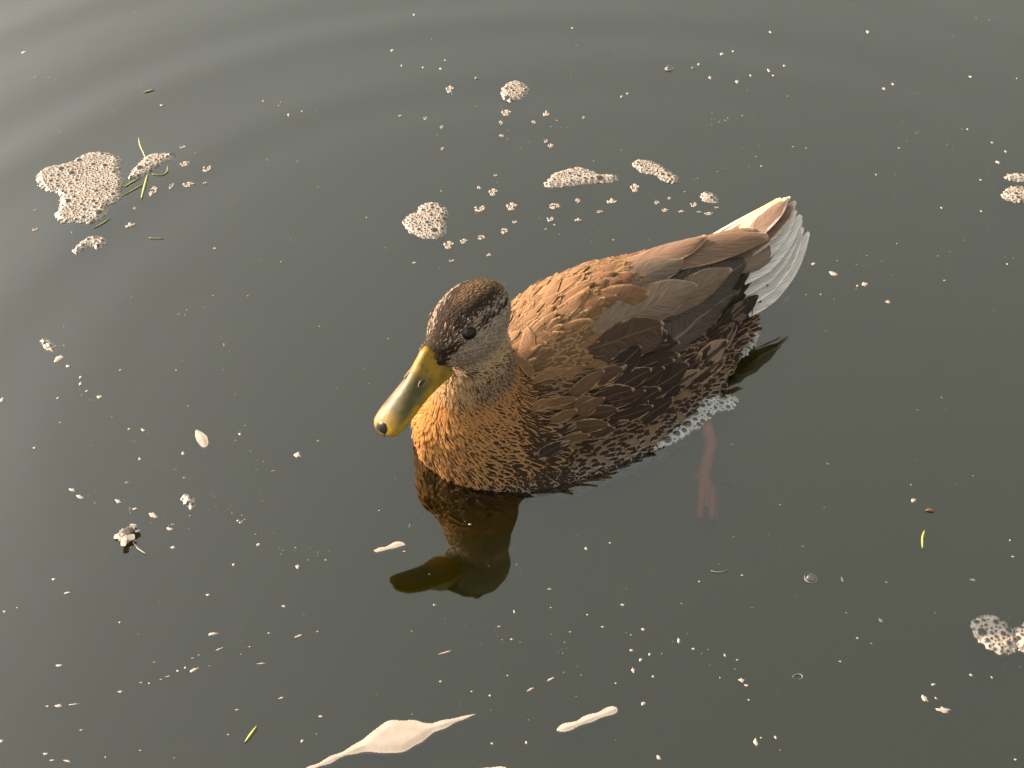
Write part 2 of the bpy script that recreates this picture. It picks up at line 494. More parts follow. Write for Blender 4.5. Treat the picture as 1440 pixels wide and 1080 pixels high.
def short_plumage():
    T = np.concatenate([BF[:, [0, 1, 2]], BF[:, [0, 2, 3]]])
    A, B, C = BV[T[:, 0]], BV[T[:, 1]], BV[T[:, 2]]
    cr = np.cross(B - A, C - A)
    area = np.linalg.norm(cr, axis=1) * 0.5
    cen = (A + B + C) / 3
    # vertex normals for smooth sampling
    VN = np.zeros_like(BV)
    for k in range(3):
        np.add.at(VN, T[:, k], cr)
    VN /= np.linalg.norm(VN, axis=1)[:, None] + 1e-9
    def zones(p):
        Q = p - HC
        dh = np.sqrt(((Q @ HEADF) / 1.15) ** 2 + (Q @ HEADL) ** 2 + (Q @ HEADU) ** 2)
        head = sstep(dh, 4.3, 3.1) * (p[:, 2] > 9.5)
        neck = (1 - head) * sstep(p[:, 2] + 0.25 * (p[:, 0] - 11), 7.6, 9.0) * (p[:, 0] > 5)
        breast = (1 - head) * (1 - neck) * sstep(p[:, 0] + 0.2 * np.abs(p[:, 1]) * 0, 6.2, 8.4)
        return head, neck, breast
    hd, nk, br = zones(cen)
    rest = 1 - hd - nk - br
    dens = hd * 150 + nk * 60 + br * 30 + rest * (5 + 7 * sstep(cen[:, 2], 5.0, 7.0))
    dens = np.where(cen[:, 2] < -1.2, dens * 0.12, dens)
    dens = np.where(cen[:, 0] < -14.8, 0.0, dens)
    w = area * dens
    n = int(w.sum())
    ti = rng.choice(len(T), n, p=w / w.sum())
    r1, r2 = np.sqrt(rng.random(n)), rng.random(n)
    b0, b1, b2 = 1 - r1, r1 * (1 - r2), r1 * r2
    P = A[ti] * b0[:, None] + B[ti] * b1[:, None] + C[ti] * b2[:, None]
    Nn = VN[T[ti, 0]] * b0[:, None] + VN[T[ti, 1]] * b1[:, None] + VN[T[ti, 2]] * b2[:, None]
    Nn /= np.linalg.norm(Nn, axis=1)[:, None]
    Q = P - HC
    f, l, u = Q @ HEADF, Q @ HEADL, Q @ HEADU
    keep = (np.linalg.norm(P - EYE_L, axis=1) > 0.50) & (np.linalg.norm(P - EYE_R, axis=1) > 0.50)
    keep &= ~((np.linalg.norm(P - BILL0 - HU * 0.3, axis=1) < 1.30) & (Nn @ HF > 0.45))
    P, Nn, f, l, u = P[keep], Nn[keep], f[keep], l[keep], u[keep]
    n = len(P)
    hd, nk, br = zones(P)
    rest = np.clip(1 - hd - nk - br, 0, 1)
    D = (hd[:, None] * (-HEADF + HEADU * 0.1) + nk[:, None] * np.array([-0.30, 0, -1.0]) + rest[:, None] * np.array([-1.0, 0, -0.12]))
    D = D + br[:, None] * np.stack([-0.55 + 0 * P[:, 0], 0.35 * np.sign(P[:, 1]) * np.clip(np.abs(P[:, 1]) / 3, 0, 1), -0.8 + 0.1 * np.abs(P[:, 1])], 1)
    D = D - Nn * (D * Nn).sum(1)[:, None]
    D /= np.linalg.norm(D, axis=1)[:, None] + 1e-9
    Sd = np.cross(Nn, D)
    sw = rng.normal(0, 0.16, n)
    D = D * np.cos(sw)[:, None] + Sd * np.sin(sw)[:, None]
    Sd = np.cross(Nn, D)
    low = sstep(P[:, 2], 5.5, 1.0)
    Ln = hd * 0.42 + nk * 0.68 + br * (1.1 + 0.6 * low) + rest * 1.5
    Wd = hd * 0.125 + nk * 0.19 + br * (0.34 + 0.14 * low) + rest * 0.55
    var = rng.uniform(0.8, 1.25, n)
    nearbill = sstep(np.linalg.norm(P - BILL0 - HU * 0.3, axis=1), 2.6, 1.7)
    Ln = Ln * (1 - 0.45 * nearbill)
    Ln = Ln * (1 - 0.55 * sstep(P[:, 2], 2.0, 0.3) * (P[:, 2] > -2))
    Ln, Wd = Ln * var, Wd * rng.uniform(0.8, 1.2, n)
    # ---- colours of the plumage
    rnd = rng.random(n)
    cin = np.tile(np.array([0.030, 0.018, 0.012]), (n, 1))
    ced = np.tile(np.array([0.20, 0.13, 0.08]), (n, 1))
    rim = np.full(n, 0.55)
    # breast: orange buff with a small dark drop near each tip, heavier towards the water and the flank
    side = np.clip(np.abs(P[:, 1]) / 6, 0, 1)
    bced = mixc(np.array([0.50, 0.225, 0.065]), np.array([0.34, 0.195, 0.10]), np.clip(side * 0.8 + low * 0.2, 0, 1))
    ced = ced * (1 - br[:, None]) + bced * br[:, None]
    rim = np.where(br > 0.5, 0.14 + 0.16 * low + 0.36 * side + rng.normal(0, 0.06, n), rim)
    # neck: greyish buff, finely streaked
    nced = mixc(np.array([0.32, 0.21, 0.125]), np.array([0.25, 0.175, 0.12]), rnd)
    nced = mixc(nced, np.array([0.52, 0.33, 0.165]), sstep(P[:, 0], 11.6, 13.6))
    ced = ced * (1 - nk[:, None]) + nced * nk[:, None]
    cin = cin * (1 - nk[:, None]) + np.array([0.050, 0.031, 0.021]) * nk[:, None]
    rim = np.where(nk > 0.5, np.where(P[:, 0] > 12.6, 0.18, 0.42) + rng.normal(0, 0.12, n), rim)
    # head
    uc = np.interp(f, [-3.2, -1.8, -0.25, 1.0, 2.3, 3.5, 4.2], [0.4, 1.30, 1.78, 1.84, 1.48, 0.74, 0.35])
    us = np.interp(f, [-3.0, -1.24, 0, 1.4, 2.55, 3.64, 4.2], [0.15, 0.95, 1.36, 1.36, 0.95, 0.35, 0.1])
    ths = np.interp(f, [-3.0, -1.2, 0.6, 1.4, 2.5, 3.6], [0.10, 0.12, 0.10, 0.06, 0.10, 0.32])
    jit = rng.normal(0, 0.14, n)
    crown = sstep(u + jit, uc - 0.08, uc + 0.1)
    stripe = sstep(np.abs(u + jit - us), ths + 0.10, ths - 0.02)
    face = mixc(np.array([0.44, 0.35, 0.27]), np.array([0.31, 0.24, 0.18]), rnd)
    face = mixc(face, np.array([0.54, 0.38, 0.22]), sstep(u + 0.25 * f, -1.3, -2.3))
    hced = mixc(face, np.array([0.27, 0.165, 0.095]), crown)
    hcin = mixc(np.tile(np.array([0.085, 0.06, 0.045]), (n, 1)), np.array([0.022, 0.014, 0.010]), np.maximum(crown, stripe))
    hced = mixc(hced, np.array([0.05, 0.033, 0.024]), stripe * 0.9)
    crown_shade = crown * sstep(u, uc + 0.75, uc + 0.30) * sstep(f, -3.2, -1.5)  # shade along the crown sides, painted as darker feathers
    hced = mixc(hced, np.array([0.032, 0.021, 0.016]), crown_shade * 0.95)
    hrim = 0.40 + 0.12 * crown + 0.5 * stripe + rng.normal(0, 0.14, n)
    ced = ced * (1 - hd[:, None]) + hced * hd[:, None]
    cin = cin * (1 - hd[:, None]) + hcin * hd[:, None]
    rim = np.where(hd > 0.5, hrim, rim)
    # soft tan down under the mantle, dark and buff on flank and belly
    back = rest * sstep(P[:, 2], 5.0, 7.0)
    ced = mixc(ced, np.array([0.33, 0.195, 0.095]), back)
    cin = mixc(cin, np.array([0.15, 0.085, 0.045]), back)
    # wet, paler belly edge at the waterline
    wet = sstep(P[:, 2], 0.9, 0.1) * (rest + br)
    ced = mixc(ced, np.array([0.30, 0.25, 0.21]), wet * 0.8)
    # ---- blades: 4 rows x 3 columns
    rows = ((0.0, 0.55), (0.40, 1.0), (0.78, 0.85), (1.0, 0.22))
    Vs, UVs = [], []
    lift = rng.uniform(0.06, 0.24, n)
    for (t, ww) in rows:
        for uu in (-1, 0, 1):
            p = P + D * (Ln * t)[:, None] + Sd * (Wd * 0.5 * ww * uu)[:, None]
            hgt = 0.02 + Ln * (lift * t - 0.10 * t * t) + (0.16 * Wd if uu == 0 else 0.0)
            Vs.append(p + Nn * np.asarray(hgt)[:, None])
            UVs.append(np.tile([(uu + 1) / 2, t], (n, 1)))
    V = np.stack(Vs, 1).reshape(-1, 3)
    UV = np.stack(UVs, 1).reshape(-1, 2)
    pat = np.array([(r * 3 + c, r * 3 + c + 1, (r + 1) * 3 + c + 1, (r + 1) * 3 + c) for r in range(3) for c in range(2)])
    Fq = (np.arange(n)[:, None, None] * 12 + pat[None]).reshape(-1, 4)
    me = bpy.data.meshes.new('short_plumage')
    me.vertices.add(len(V)); me.vertices.foreach_set('co', (V * 0.01).astype(np.float32).ravel())
    me.loops.add(Fq.size); me.loops.foreach_set('vertex_index', Fq.ravel().astype(np.int32))
    me.polygons.add(len(Fq))
    me.polygons.foreach_set('loop_start', np.arange(0, Fq.size, 4, dtype=np.int32))
    me.update(calc_edges=True)
    me.polygons.foreach_set('use_smooth', np.ones(len(Fq), bool))
    me.materials.append(M_DOWN)
    fp = np.stack([np.clip(rim, 0.05, 1.2), np.zeros(n), rng.random(n)], 1)
    set_attrs(me, UV, np.repeat(cin, 12, 0), np.repeat(ced, 12, 0), np.repeat(fp, 12, 0))
    o = link(bpy.data.objects.new('short_plumage', me), duck)
    return tag(o, kind='stuff')

short_plumage()

# ------------------------------------------------------------------ bill
BL = np.linalg.norm(BILL1 - BILL0)
def bill_point(s, y, z):
    return BILL0 + HF * BL * s + HL * y + HU * z
BS = [-.08, 0, .08, .15, .25, .35, .45, .55, .65, .75, .83, .90, .95, .98, 1.0]
bw = lambda s: float(np.interp(s, [0, .15, .35, .6, .8, .9, .95, .98, 1], [1.44, 1.34, 1.24, 1.30, 1.33, 1.18, .95, .66, .18]))
bt = lambda s: float(np.interp(s, [0, .15, .35, .6, .8, .92, 1], [1.62, 1.22, .80, .50, .36, .22, -.08]))
bb = lambda s: float(np.interp(s, [0, .2, .45, .7, .9, 1], [-.75, -.48, -.34, -.30, -.28, -.22]))

def bill_material():
    N = Nodes('horn_bill')
    uv = N.n('UVMap', uv_map='fuv').outputs[0]
    sp = N.n('SeparateXYZ'); N.l(uv, sp.inputs[0])
    s, a = sp.outputs[0], sp.outputs[1]
    tc = N.n('TexCoord').outputs['Object']
    n1 = N.noise(tc, 70.0, 4.0)
    n2 = N.noise(tc, 320.0, 3.0)
    edge = N.math('ADD', a, N.math('MULTIPLY', N.math('SUBTRACT', n1, 0.5), 0.5))
    saddle = N.math('MULTIPLY', N.smooth(edge, 0.30, 0.62), N.math('MULTIPLY', N.smooth(s, 0.10, 0.30), N.smooth(s, 0.92, 0.66)))
    c = N.mix(N.smooth(n1, 0.35, 0.65), (0.32, 0.18, 0.006), (0.16, 0.105, 0.006))
    c = N.mix(saddle, c, N.mix(N.smooth(n1, 0.4, 0.62), (0.062, 0.052, 0.014), (0.13, 0.098, 0.052)))
    rim = N.smooth(a, 0.22, 0.06)
    c = N.mix(rim, c, (0.42, 0.23, 0.008))
    mott = N.math('MULTIPLY', N.smooth(n1, 0.52, 0.72), N.math('MULTIPLY', N.smooth(s, 0.02, 0.16), N.smooth(s, 0.55, 0.25)))
    c = N.mix(N.math('MULTIPLY', mott, 0.75), c, (0.07, 0.045, 0.012))
    c = N.mix(N.math('MULTIPLY', N.smooth(n2, 0.52, 0.70), 0.6), c, (0.10, 0.07, 0.03))
    N.l(c, N.b.inputs['Base Color'])
    N.l(N.math('MULTIPLY_ADD', n2, 0.25, 0.36), N.b.inputs['Roughness'])
    N.b.inputs['Specular IOR Level'].default_value = 0.3
    N.b.inputs['Subsurface Weight'].default_value = 0.05
    N.b.inputs['Subsurface Radius'].default_value = (0.004, 0.002, 0.001)
    N.b.inputs['Subsurface Scale'].default_value = 0.5
    N.l(N.bump(n2, 0.3, 0.0006), N.b.inputs['Normal'])
    return N.m
M_BILL = bill_material()

def bill_mesh(name, parent, upper):
    na = 16
    V, UV, Fc = [], [], []
    for s in BS:
        w, tp, bo = bw(s), bt(s), bb(s)
        if not upper:
            w, tp, bo = w * 0.86, bo + 0.02, bo - 0.42 * (1 - s * 0.75)
            s = s * 0.955
        for k in range(na + 1):
            a = math.pi * k / na
            y, sn = w * math.cos(a), math.sin(a)
            if upper:
                z = bo + (tp - bo) * sn ** (1.5 - 0.6 * s)
                y *= 1 - 0.16 * sn * (1 - s)
            else:
                z = tp - (tp - bo) * sn
            V.append(bill_point(s, y, z) * 0.01); UV.append((s, sn))
        for k in range(1, 6):
            y = -w + 2 * w * k / 6
            z = bo + 0.10 * (1 - (y / max(w, .01)) ** 2) if upper else tp
            V.append(bill_point(s, y, z) * 0.01); UV.append((s, 0.0))
    m = na + 1 + 5
    for i in range(len(BS) - 1):
        for k in range(m):
            k2 = (k + 1) % m
            q = (i * m + k, i * m + k2, (i + 1) * m + k2, (i + 1) * m + k)
            Fc.append(q if upper else q[::-1])
    Fc.append(tuple(range(m))[::-1]); Fc.append(tuple((len(BS) - 1) * m + k for k in range(m)))
    o = mesh_obj(name, V, Fc, M_BILL, parent)
    lay = o.data.uv_layers.new(name='fuv')
    li = np.empty(len(o.data.loops), int); o.data.loops.foreach_get('vertex_index', li)
    lay.data.foreach_set('uv', np.array(UV, np.float32)[li].ravel())
    return o

bill = bill_mesh('bill', duck, True)
bill['label'] = 'olive-yellow bill with a pale saddle'
mand = bill_mesh('lower_mandible', duck, False)

def simple_material(name, color, rough=0.5, var=0.25, scale=200.0, spec=0.5):
    N = Nodes(name)
    tc = N.n('TexCoord').outputs['Object']
    dark = tuple(c * (1 - var) for c in color)
    N.l(N.mix(N.noise(tc, scale, 3.0), dark, color), N.b.inputs['Base Color'])
    N.b.inputs['Roughness'].default_value = rough
    N.b.inputs['Specular IOR Level'].default_value = spec
    return N.m
M_NAIL = simple_material('dark_nail', (0.010, 0.008, 0.007), 0.4, spec=0.2)
M_EYE = simple_material('eye_gloss', (0.006, 0.004, 0.003), 0.03, spec=0.35)
M_LID = simple_material('eyelid_skin', (0.03, 0.022, 0.018), 0.6, spec=0.1)
M_NOSTRIL = simple_material('nostril_hollow', (0.035, 0.012, 0.008), 0.6)
M_NRIM = simple_material('nostril_rim', (0.22, 0.15, 0.05), 0.45)

def ellipsoid(name, parent, c, ax, r, mat, ns=16, nr=10, half=False):
    ax = [np.array(a, float) / np.linalg.norm(a) for a in ax]
    V, Fc = [], []
    for i in range(nr + 1):
        th = (math.pi / (2 if half else 1)) * i / nr
        for k in range(ns):
            ph = 2 * math.pi * k / ns
            p = np.array(c) + ax[0] * r[0] * math.sin(th) * math.cos(ph) + ax[1] * r[1] * math.sin(th) * math.sin(ph) + ax[2] * r[2] * math.cos(th)
            V.append(p * 0.01)
    for i in range(nr):
        for k in range(ns):
            k2 = (k + 1) % ns
            Fc.append((i * ns + k, (i + 1) * ns + k, (i + 1) * ns + k2, i * ns + k2))
    return mesh_obj(name, V, Fc, mat, parent)

def torus(name, parent, c, ax, ra, rb, r, mat, ns=22, nr=8):
    ax = [np.array(a, float) / np.linalg.norm(a) for a in ax]
    V, Fc = [], []
    for i in range(ns):
        ph = 2 * math.pi * i / ns
        e = ax[0] * math.cos(ph) * ra + ax[1] * math.sin(ph) * rb
        o = e / np.linalg.norm(e)
        for k in range(nr):
            th = 2 * math.pi * k / nr
            V.append((np.array(c) + e + (o * math.cos(th) + ax[2] * math.sin(th)) * r) * 0.01)
    for i in range(ns):
        for k in range(nr):
            i2, k2 = (i + 1) % ns, (k + 1) % nr
            Fc.append((i * nr + k, i2 * nr + k, i2 * nr + k2, i * nr + k2))
    return mesh_obj(name, V, Fc, mat, parent)

# nail at the bill tip
Vn, Fn = [], []
for i in range(7):
    s = 0.885 + 0.118 * i / 6
    w = 0.50 * math.sqrt(max(0.02, 1 - ((i - 3.4) / 3.7) ** 2))
    for k in range(7):
        y = w * (-1 + k / 3)
        sn = math.sqrt(max(0.0, 1 - min(1, abs(y) / max(bw(min(s, 1)), .02)) ** 2))
        z = bb(min(s, 1)) + (bt(min(s, 1)) - bb(min(s, 1))) * sn ** (1.5 - 0.6 * s) + 0.05 * (1 - (y / w) ** 2) + 0.01
        if s > 0.985: z -= (s - 0.985) * 9
        Vn.append(bill_point(s, y, z) * 0.01)
Fn = [(i * 7 + k, i * 7 + k + 1, (i + 1) * 7 + k + 1, (i + 1) * 7 + k) for i in range(6) for k in range(6)]
nail = mesh_obj('nail', Vn, Fn, M_NAIL, bill)
nail['label'] = 'black nail at the bill tip'
for sg in (1, -1):
    s_, a_ = 0.27, math.radians(52)
    c = bill_point(s_, sg * bw(s_) * math.cos(a_) * (1 - 0.16 * math.sin(a_) * (1 - s_)), bb(s_) + (bt(s_) - bb(s_)) * math.sin(a_) ** (1.5 - 0.6 * s_))
    nrm = HL * sg * 0.75 + HU * 0.66
    sd_ = HF - nrm * (HF @ nrm) / (nrm @ nrm)
    ot = np.cross(nrm, sd_)
    ns_ = ellipsoid('nostril', bill, c, (sd_, ot, nrm), (0.34, 0.13, 0.05), M_NOSTRIL)
    torus('nostril_rim', ns_, c, (sd_, ot, nrm), 0.37, 0.16, 0.05, M_NRIM)
for sg, e in ((1, EYE_L), (-1, EYE_R)):
    q, qn = surf(e)
    sd_ = HEADF - qn * (HEADF @ qn); ot = np.cross(qn, sd_)
    ey = ellipsoid('eye', duck, q - qn * 0.04, (sd_, ot, qn), (0.46, 0.40, 0.34), M_EYE, 20, 14)
    torus('eyelid', ey, q + qn * 0.08, (sd_, ot, qn), 0.46, 0.38, 0.05, M_LID)

# ------------------------------------------------------------------ wings, back, flanks, rump, tail
S_MANTLE = ((0.21, 0.112, 0.055), (0.38, 0.22, 0.105), 0.78, 0.0)
S_BACK = ((0.19, 0.10, 0.054), (0.36, 0.21, 0.11), 0.84, 0.0)
S_SCAP = ((0.036, 0.021, 0.015), (0.38, 0.25, 0.155), 0.90, 0.0)
S_TERT_SHADE = ((0.066, 0.049, 0.042), (0.44, 0.35, 0.28), 0.965, 0.0)  # tertial colour darkened to stand for shade on the near wing
S_TERT2 = ((0.19, 0.135, 0.10), (0.46, 0.34, 0.24), 0.955, 0.0)
S_FAR = ((0.22, 0.135, 0.093), (0.44, 0.30, 0.20), 0.89, 0.0)
S_FLANK = ((0.030, 0.018, 0.014), (0.34, 0.225, 0.145), 0.82, 0.7)
S_VENT = ((0.040, 0.025, 0.019), (0.27, 0.19, 0.135), 0.70, 0.6)
S_RUMP = ((0.024, 0.015, 0.012), (0.17, 0.11, 0.075), 0.90, 0.75)

def wing_pad(sg):
    V, Fc = [], []
    nx, na = 18, 8
    for i in range(nx + 1):
        x = 6 - 19 * i / nx
        for k in range(na + 1):
            lo = 22 + 4 * (i / nx)
            hi = 78 - 22 * (i / nx) ** 2
            p, n = ring_point(x, sg * (lo + (hi - lo) * k / na))
            edge = min(i, nx - i, k, na - k) / 2.0
            V.append((p + n * (-0.05 + 0.16 * min(1, edge))) * 0.01)
    m = na + 1
    for i in range(nx):
        for k in range(na):
            q = (i * m + k, i * m + k + 1, (i + 1) * m + k + 1, (i + 1) * m + k)
            Fc.append(q if sg < 0 else q[::-1])
    return mesh_obj('wing', V, Fc, simple_material('wing_skin', (0.05, 0.032, 0.024), 0.7), duck)
wing_l = wing_pad(1); wing_l['label'] = 'folded dark brown wing with broad grey-brown tertials'
wing_r = wing_pad(-1); wing_r['label'] = 'folded sunlit tan wing on the far side of the back'

def rows(name, parent, x0, x1, dx, a0, a1, gap, L, W, style, lift=(0.05, 0.30), down=0.0, jitter=0.34, cond=None, camber=0.10, nu=8, nv=4):
    """overlapping rows of feathers, tips pointing to the tail"""
    x, r = x0, 0
    while x > x1:
        k = (x0 - x) / max(x0 - x1, .01)
        p0, _ = ring_point(x, 0.5 * (a0(k) + a1(k)))
        rad = np.linalg.norm(p0 - np.array([x, 0, np.interp(x, STX, STC)]))
        da = math.degrees(gap / rad)
        a = a0(k) + (0.5 * da if r % 2 else 0)
        while a < a1(k):
            xx, aa = x + rng.normal(0, jitter * dx), a + rng.normal(0, jitter * da)
            p, n = ring_point(xx, aa)
            if p is not None and (cond is None or cond(p)):
                l_, w_ = L(k) * rng.uniform(0.75, 1.25), W(k) * rng.uniform(0.7, 1.2)
                d = np.array([-1.0, rng.normal(0, 0.20), -down + rng.normal(0, 0.09)])
                d[1] += -0.25 * np.sign(p[1]) * max(0, min(1, -xx / 14.0))
                d -= n * (d @ n); d /= np.linalg.norm(d)
                st = style(p, k) if callable(style) else style
                feather(name, parent, p, p + d * l_, w_, st, nu, nv, (lift[0], lift[1] * rng.uniform(0.6, 1.7)), 1.0, camber, rng.normal(0, 0.08) * l_ * 0.3)
            a += da
        x -= dx; r += 1

lerp = lambda a, b: (lambda k: a + (b - a) * k)
# small feathers of the mantle behind the neck, then the back between the wings
rows('mantle_feather', duck, 7.3, 1.5, 1.15, lerp(-62, -66), lerp(46, 20), 0.95, lerp(3.0, 4.2), lerp(0.85, 1.5), S_MANTLE, lift=(0.05, 0.30), camber=0.06)
rows('back_feather', duck, 1.4, -9, 1.9, lerp(-62, -40), lerp(14, 8), 1.6, lerp(3.4, 4.0), lerp(1.9, 2.0), S_BACK)
# far wing
rows('covert', wing_r, 6.5, -6, 2.1, lerp(-98, -92), lerp(-64, -50), 1.8, lerp(3.2, 4.6), lerp(2.0, 2.3), S_BACK)
for r_, t_, w_, st, lf in (((-5.5, -3.2, 8.6), (-18.8, -1.2, 6.9), 2.6, S_FAR, (0.0, 0.55)), ((-6.2, -2.1, 9.0), (-18.4, 0.1, 7.2), 2.6, S_FAR, (0.0, 1.1)),
                           ((-1.9, -1.2, 9.7), (-18.5, 0.9, 7.2), 3.0, S_FAR, (0.0, 1.5)), ((-1.0, -0.6, 9.7), (-13.1, -0.3, 8.0), 2.9, S_FAR, (0.0, 1.35)),
                           ((-0.4, 0.6, 9.6), (-9.0, 0.7, 8.7), 2.5, S_TERT2, (0.0, 1.05)), ((1.0, 1.0, 9.4), (-4.4, 1.9, 8.9), 2.4, S_BACK, (0.0, 0.95))):
    feather('tertial', wing_r, r_, t_, w_, st, 16, 8, lf, 0.45, 0.08)
# near wing
for r_, t_, w_, st, lf in (((-2.6, 5.6, 6.6), (-14.2, 3.0, 5.6), 3.8, S_TERT_SHADE, (0.0, 0.4)), ((-2.0, 4.6, 7.5), (-15.9, 1.4, 7.0), 5.2, S_TERT_SHADE, (0.0, 0.75)),
                           ((-3.6, 3.7, 8.0), (-13.5, 1.6, 7.2), 2.9, S_TERT2, (0.2, 1.45)), ((1.2, 3.2, 8.6), (-8.9, 2.0, 8.0), 3.6, S_TERT2, (0.1, 1.45)),
                           ((2.0, 4.2, 7.8), (-5.0, 4.5, 7.4), 3.0, ((0.075, 0.045, 0.030), (0.38, 0.25, 0.155), 0.87, 0.0), (0.0, 1.1)), ((0.2, 5.1, 7.1), (-6.2, 5.2, 6.5), 2.5, S_SCAP, (0.0, 0.85)),
                           ((1.4, 6.0, 6.2), (-5.6, 6.3, 5.5), 2.8, S_SCAP, (0.0, 0.75))):
    feather('tertial', wing_l, r_, t_ + np.array([0, 0.35, 0]), w_, st, 16, 8, lf, 0.9, 0.12)
def near_style(p, k):
    warm = max(0.0, min(1.0, (p[0] - 2.5) / 4.0)) * max(0.0, min(1.0, (6.4 - p[1]) / 1.6))
    mixf = lambda a, b: tuple(x * (1 - warm) + y * warm for x, y in zip(a, b))
    return (mixf(S_SCAP[0], (0.15, 0.08, 0.043)), mixf(S_SCAP[1], (0.32, 0.19, 0.095)), 0.90 - 0.08 * warm, 0.0)
rows('covert', wing_l, 6.9, -0.5, 1.35, lerp(40, 26), lerp(70, 76), 1.25, lerp(2.5, 4.6), lerp(0.95, 2.1), near_style, lift=(0.10, 0.85))
# flanks: near side and far side
for sg in (1, -1):
    lo, hi = (70, 96) if sg > 0 else (-98, -80)
    rows('flank_feather', duck, 9.0, -11.5, 1.75, lerp(lo, lo - (2 if sg > 0 else 0)), lerp(hi, hi), 1.25, lerp(3.4, 6.0), lerp(1.3, 2.2), S_FLANK, lift=(0.06, 0.32), down=-0.12, cond=lambda p: p[2] > 1.0)
    lo, hi = (58, 108) if sg > 0 else (-108, -58)
    rows('vent_feather', duck, -10.0, -14.6 if sg > 0 else -18.0, 1.2, lerp(lo, lo), lerp(hi, hi), 0.95, lerp(2.6, 2.0), lerp(1.2, 0.9), S_VENT, lift=(0.05, 0.30), down=-0.25)
rows('rump_feather', duck, -8.5, -15.6, 1.2, lerp(-50, -60), lerp(62, 70), 1.15, lerp(2.8, 2.2), lerp(1.6, 1.3), S_RUMP, lift=(0.05, 0.28), down=-0.05)

# tail: a roof of twelve long feathers, the far half tinted cream for the sun it catches, the near half white outside
tail = ellipsoid('tail', duck, (-17.2, 0.2, 6.3), ((1, 0, 0), (0, 1, 0), (0, 0, 1)), (3.6, 2.4, 1.1), simple_material('tail_root', (0.20, 0.14, 0.10), 0.7), 16, 10)
far_r, far_t = np.array([-15.6, -3.2, 6.1]), np.array([-23.4, -2.2, 7.7])
rid_r, rid_t = np.array([-15.9, 0.8, 7.3]), np.array([-23.6, -0.5, 8.8])
nea_r, nea_t = np.array([-14.9, 3.9, 3.2]), np.array([-24.4, 0.75, 5.8])
for i in range(13):
    k = i / 12
    if k < 0.5:
        q = k * 2
        r_, t_ = far_r * (1 - q) + rid_r * q, far_t * (1 - q) + rid_t * q
        nrm = np.array([0.15, -0.75 + 0.75 * q, 0.75])
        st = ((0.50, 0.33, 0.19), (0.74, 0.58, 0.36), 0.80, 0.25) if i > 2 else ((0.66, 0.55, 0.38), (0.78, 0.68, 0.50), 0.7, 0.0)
    else:
        q = (k - 0.5) * 2
        r_, t_ = rid_r * (1 - q) + nea_r * q, rid_t * (1 - q) + nea_t * q
        nrm = np.array([0.15, 0.75 * q, 0.75 - 0.15 * q])
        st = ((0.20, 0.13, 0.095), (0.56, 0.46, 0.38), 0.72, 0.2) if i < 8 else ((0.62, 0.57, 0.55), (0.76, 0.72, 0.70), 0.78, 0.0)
    nrm /= np.linalg.norm(nrm)
    t_ = t_ + np.array([0.35 * math.sin(i * 2.4), 0.10 * math.sin(i * 1.7), 0.0])
    if i in (9, 11, 12):
        t_ = t_ + np.array([-0.30, 0.12, 0.0])
    if i in (8, 9, 11):                   # dark inner vanes showing between the white tips
        feather('tail_feather', tail, r_ * 0.5 + t_ * 0.5 - nrm * 0.7, t_ + np.array([0.1, 0.25, -0.1]) - nrm * 0.35, 1.5, ((0.035, 0.024, 0.018), (0.12, 0.085, 0.065), 0.9, 0.0), 12, 4, (0.0, 0.02), 0.0, 0.04, -0.2, 0.5, nrm / np.linalg.norm(nrm))
    lft = 0.32 - 0.045 * abs(i - 6) + (0.05 if i < 8 else 0.12) * (i % 2)
    feather('tail_feather', tail, r_, t_, 2.1, st, 16, 6, (lft, lft + 0.05), 0.0, 0.06, (0.35 if k < 0.5 else -0.55) * abs(k - 0.5) * 2, 0.50, nrm)

# barred coverts lying over the roots of the tail feathers
for i in range(10):
    k = 0.42 + 0.58 * i / 9
    base = np.array([-14.3, -2.4, 6.9]) * (1 - k) + np.array([-12.6, 4.3, 3.9]) * k
    base[2] += 1.6 * math.sin(math.pi * min(1, k * 1.25)) * (1 - 0.4 * k)
    base[0] -= 0.5 * math.sin(math.pi * k)
    nrm = np.array([0.1, -0.6 + 1.5 * k, 0.85 - 0.25 * k]); nrm /= np.linalg.norm(nrm)
    dr = np.array([-1.0, -0.25 + rng.normal(0, 0.08), 0.12 + rng.normal(0, 0.05)])
    ln = rng.uniform(3.5, 4.4)
    for sh in (0.0, 1.3):
        feather('rump_feather', duck, base + np.array([sh, 0, 0.12 * sh]), base + np.array([sh, 0, 0.12 * sh]) + dr / np.linalg.norm(dr) * ln, rng.uniform(1.1, 1.5), S_RUMP, 9, 4, (0.0, 0.18 + 0.1 * sh), 0.0, 0.12, 0.0, 0.5, nrm)

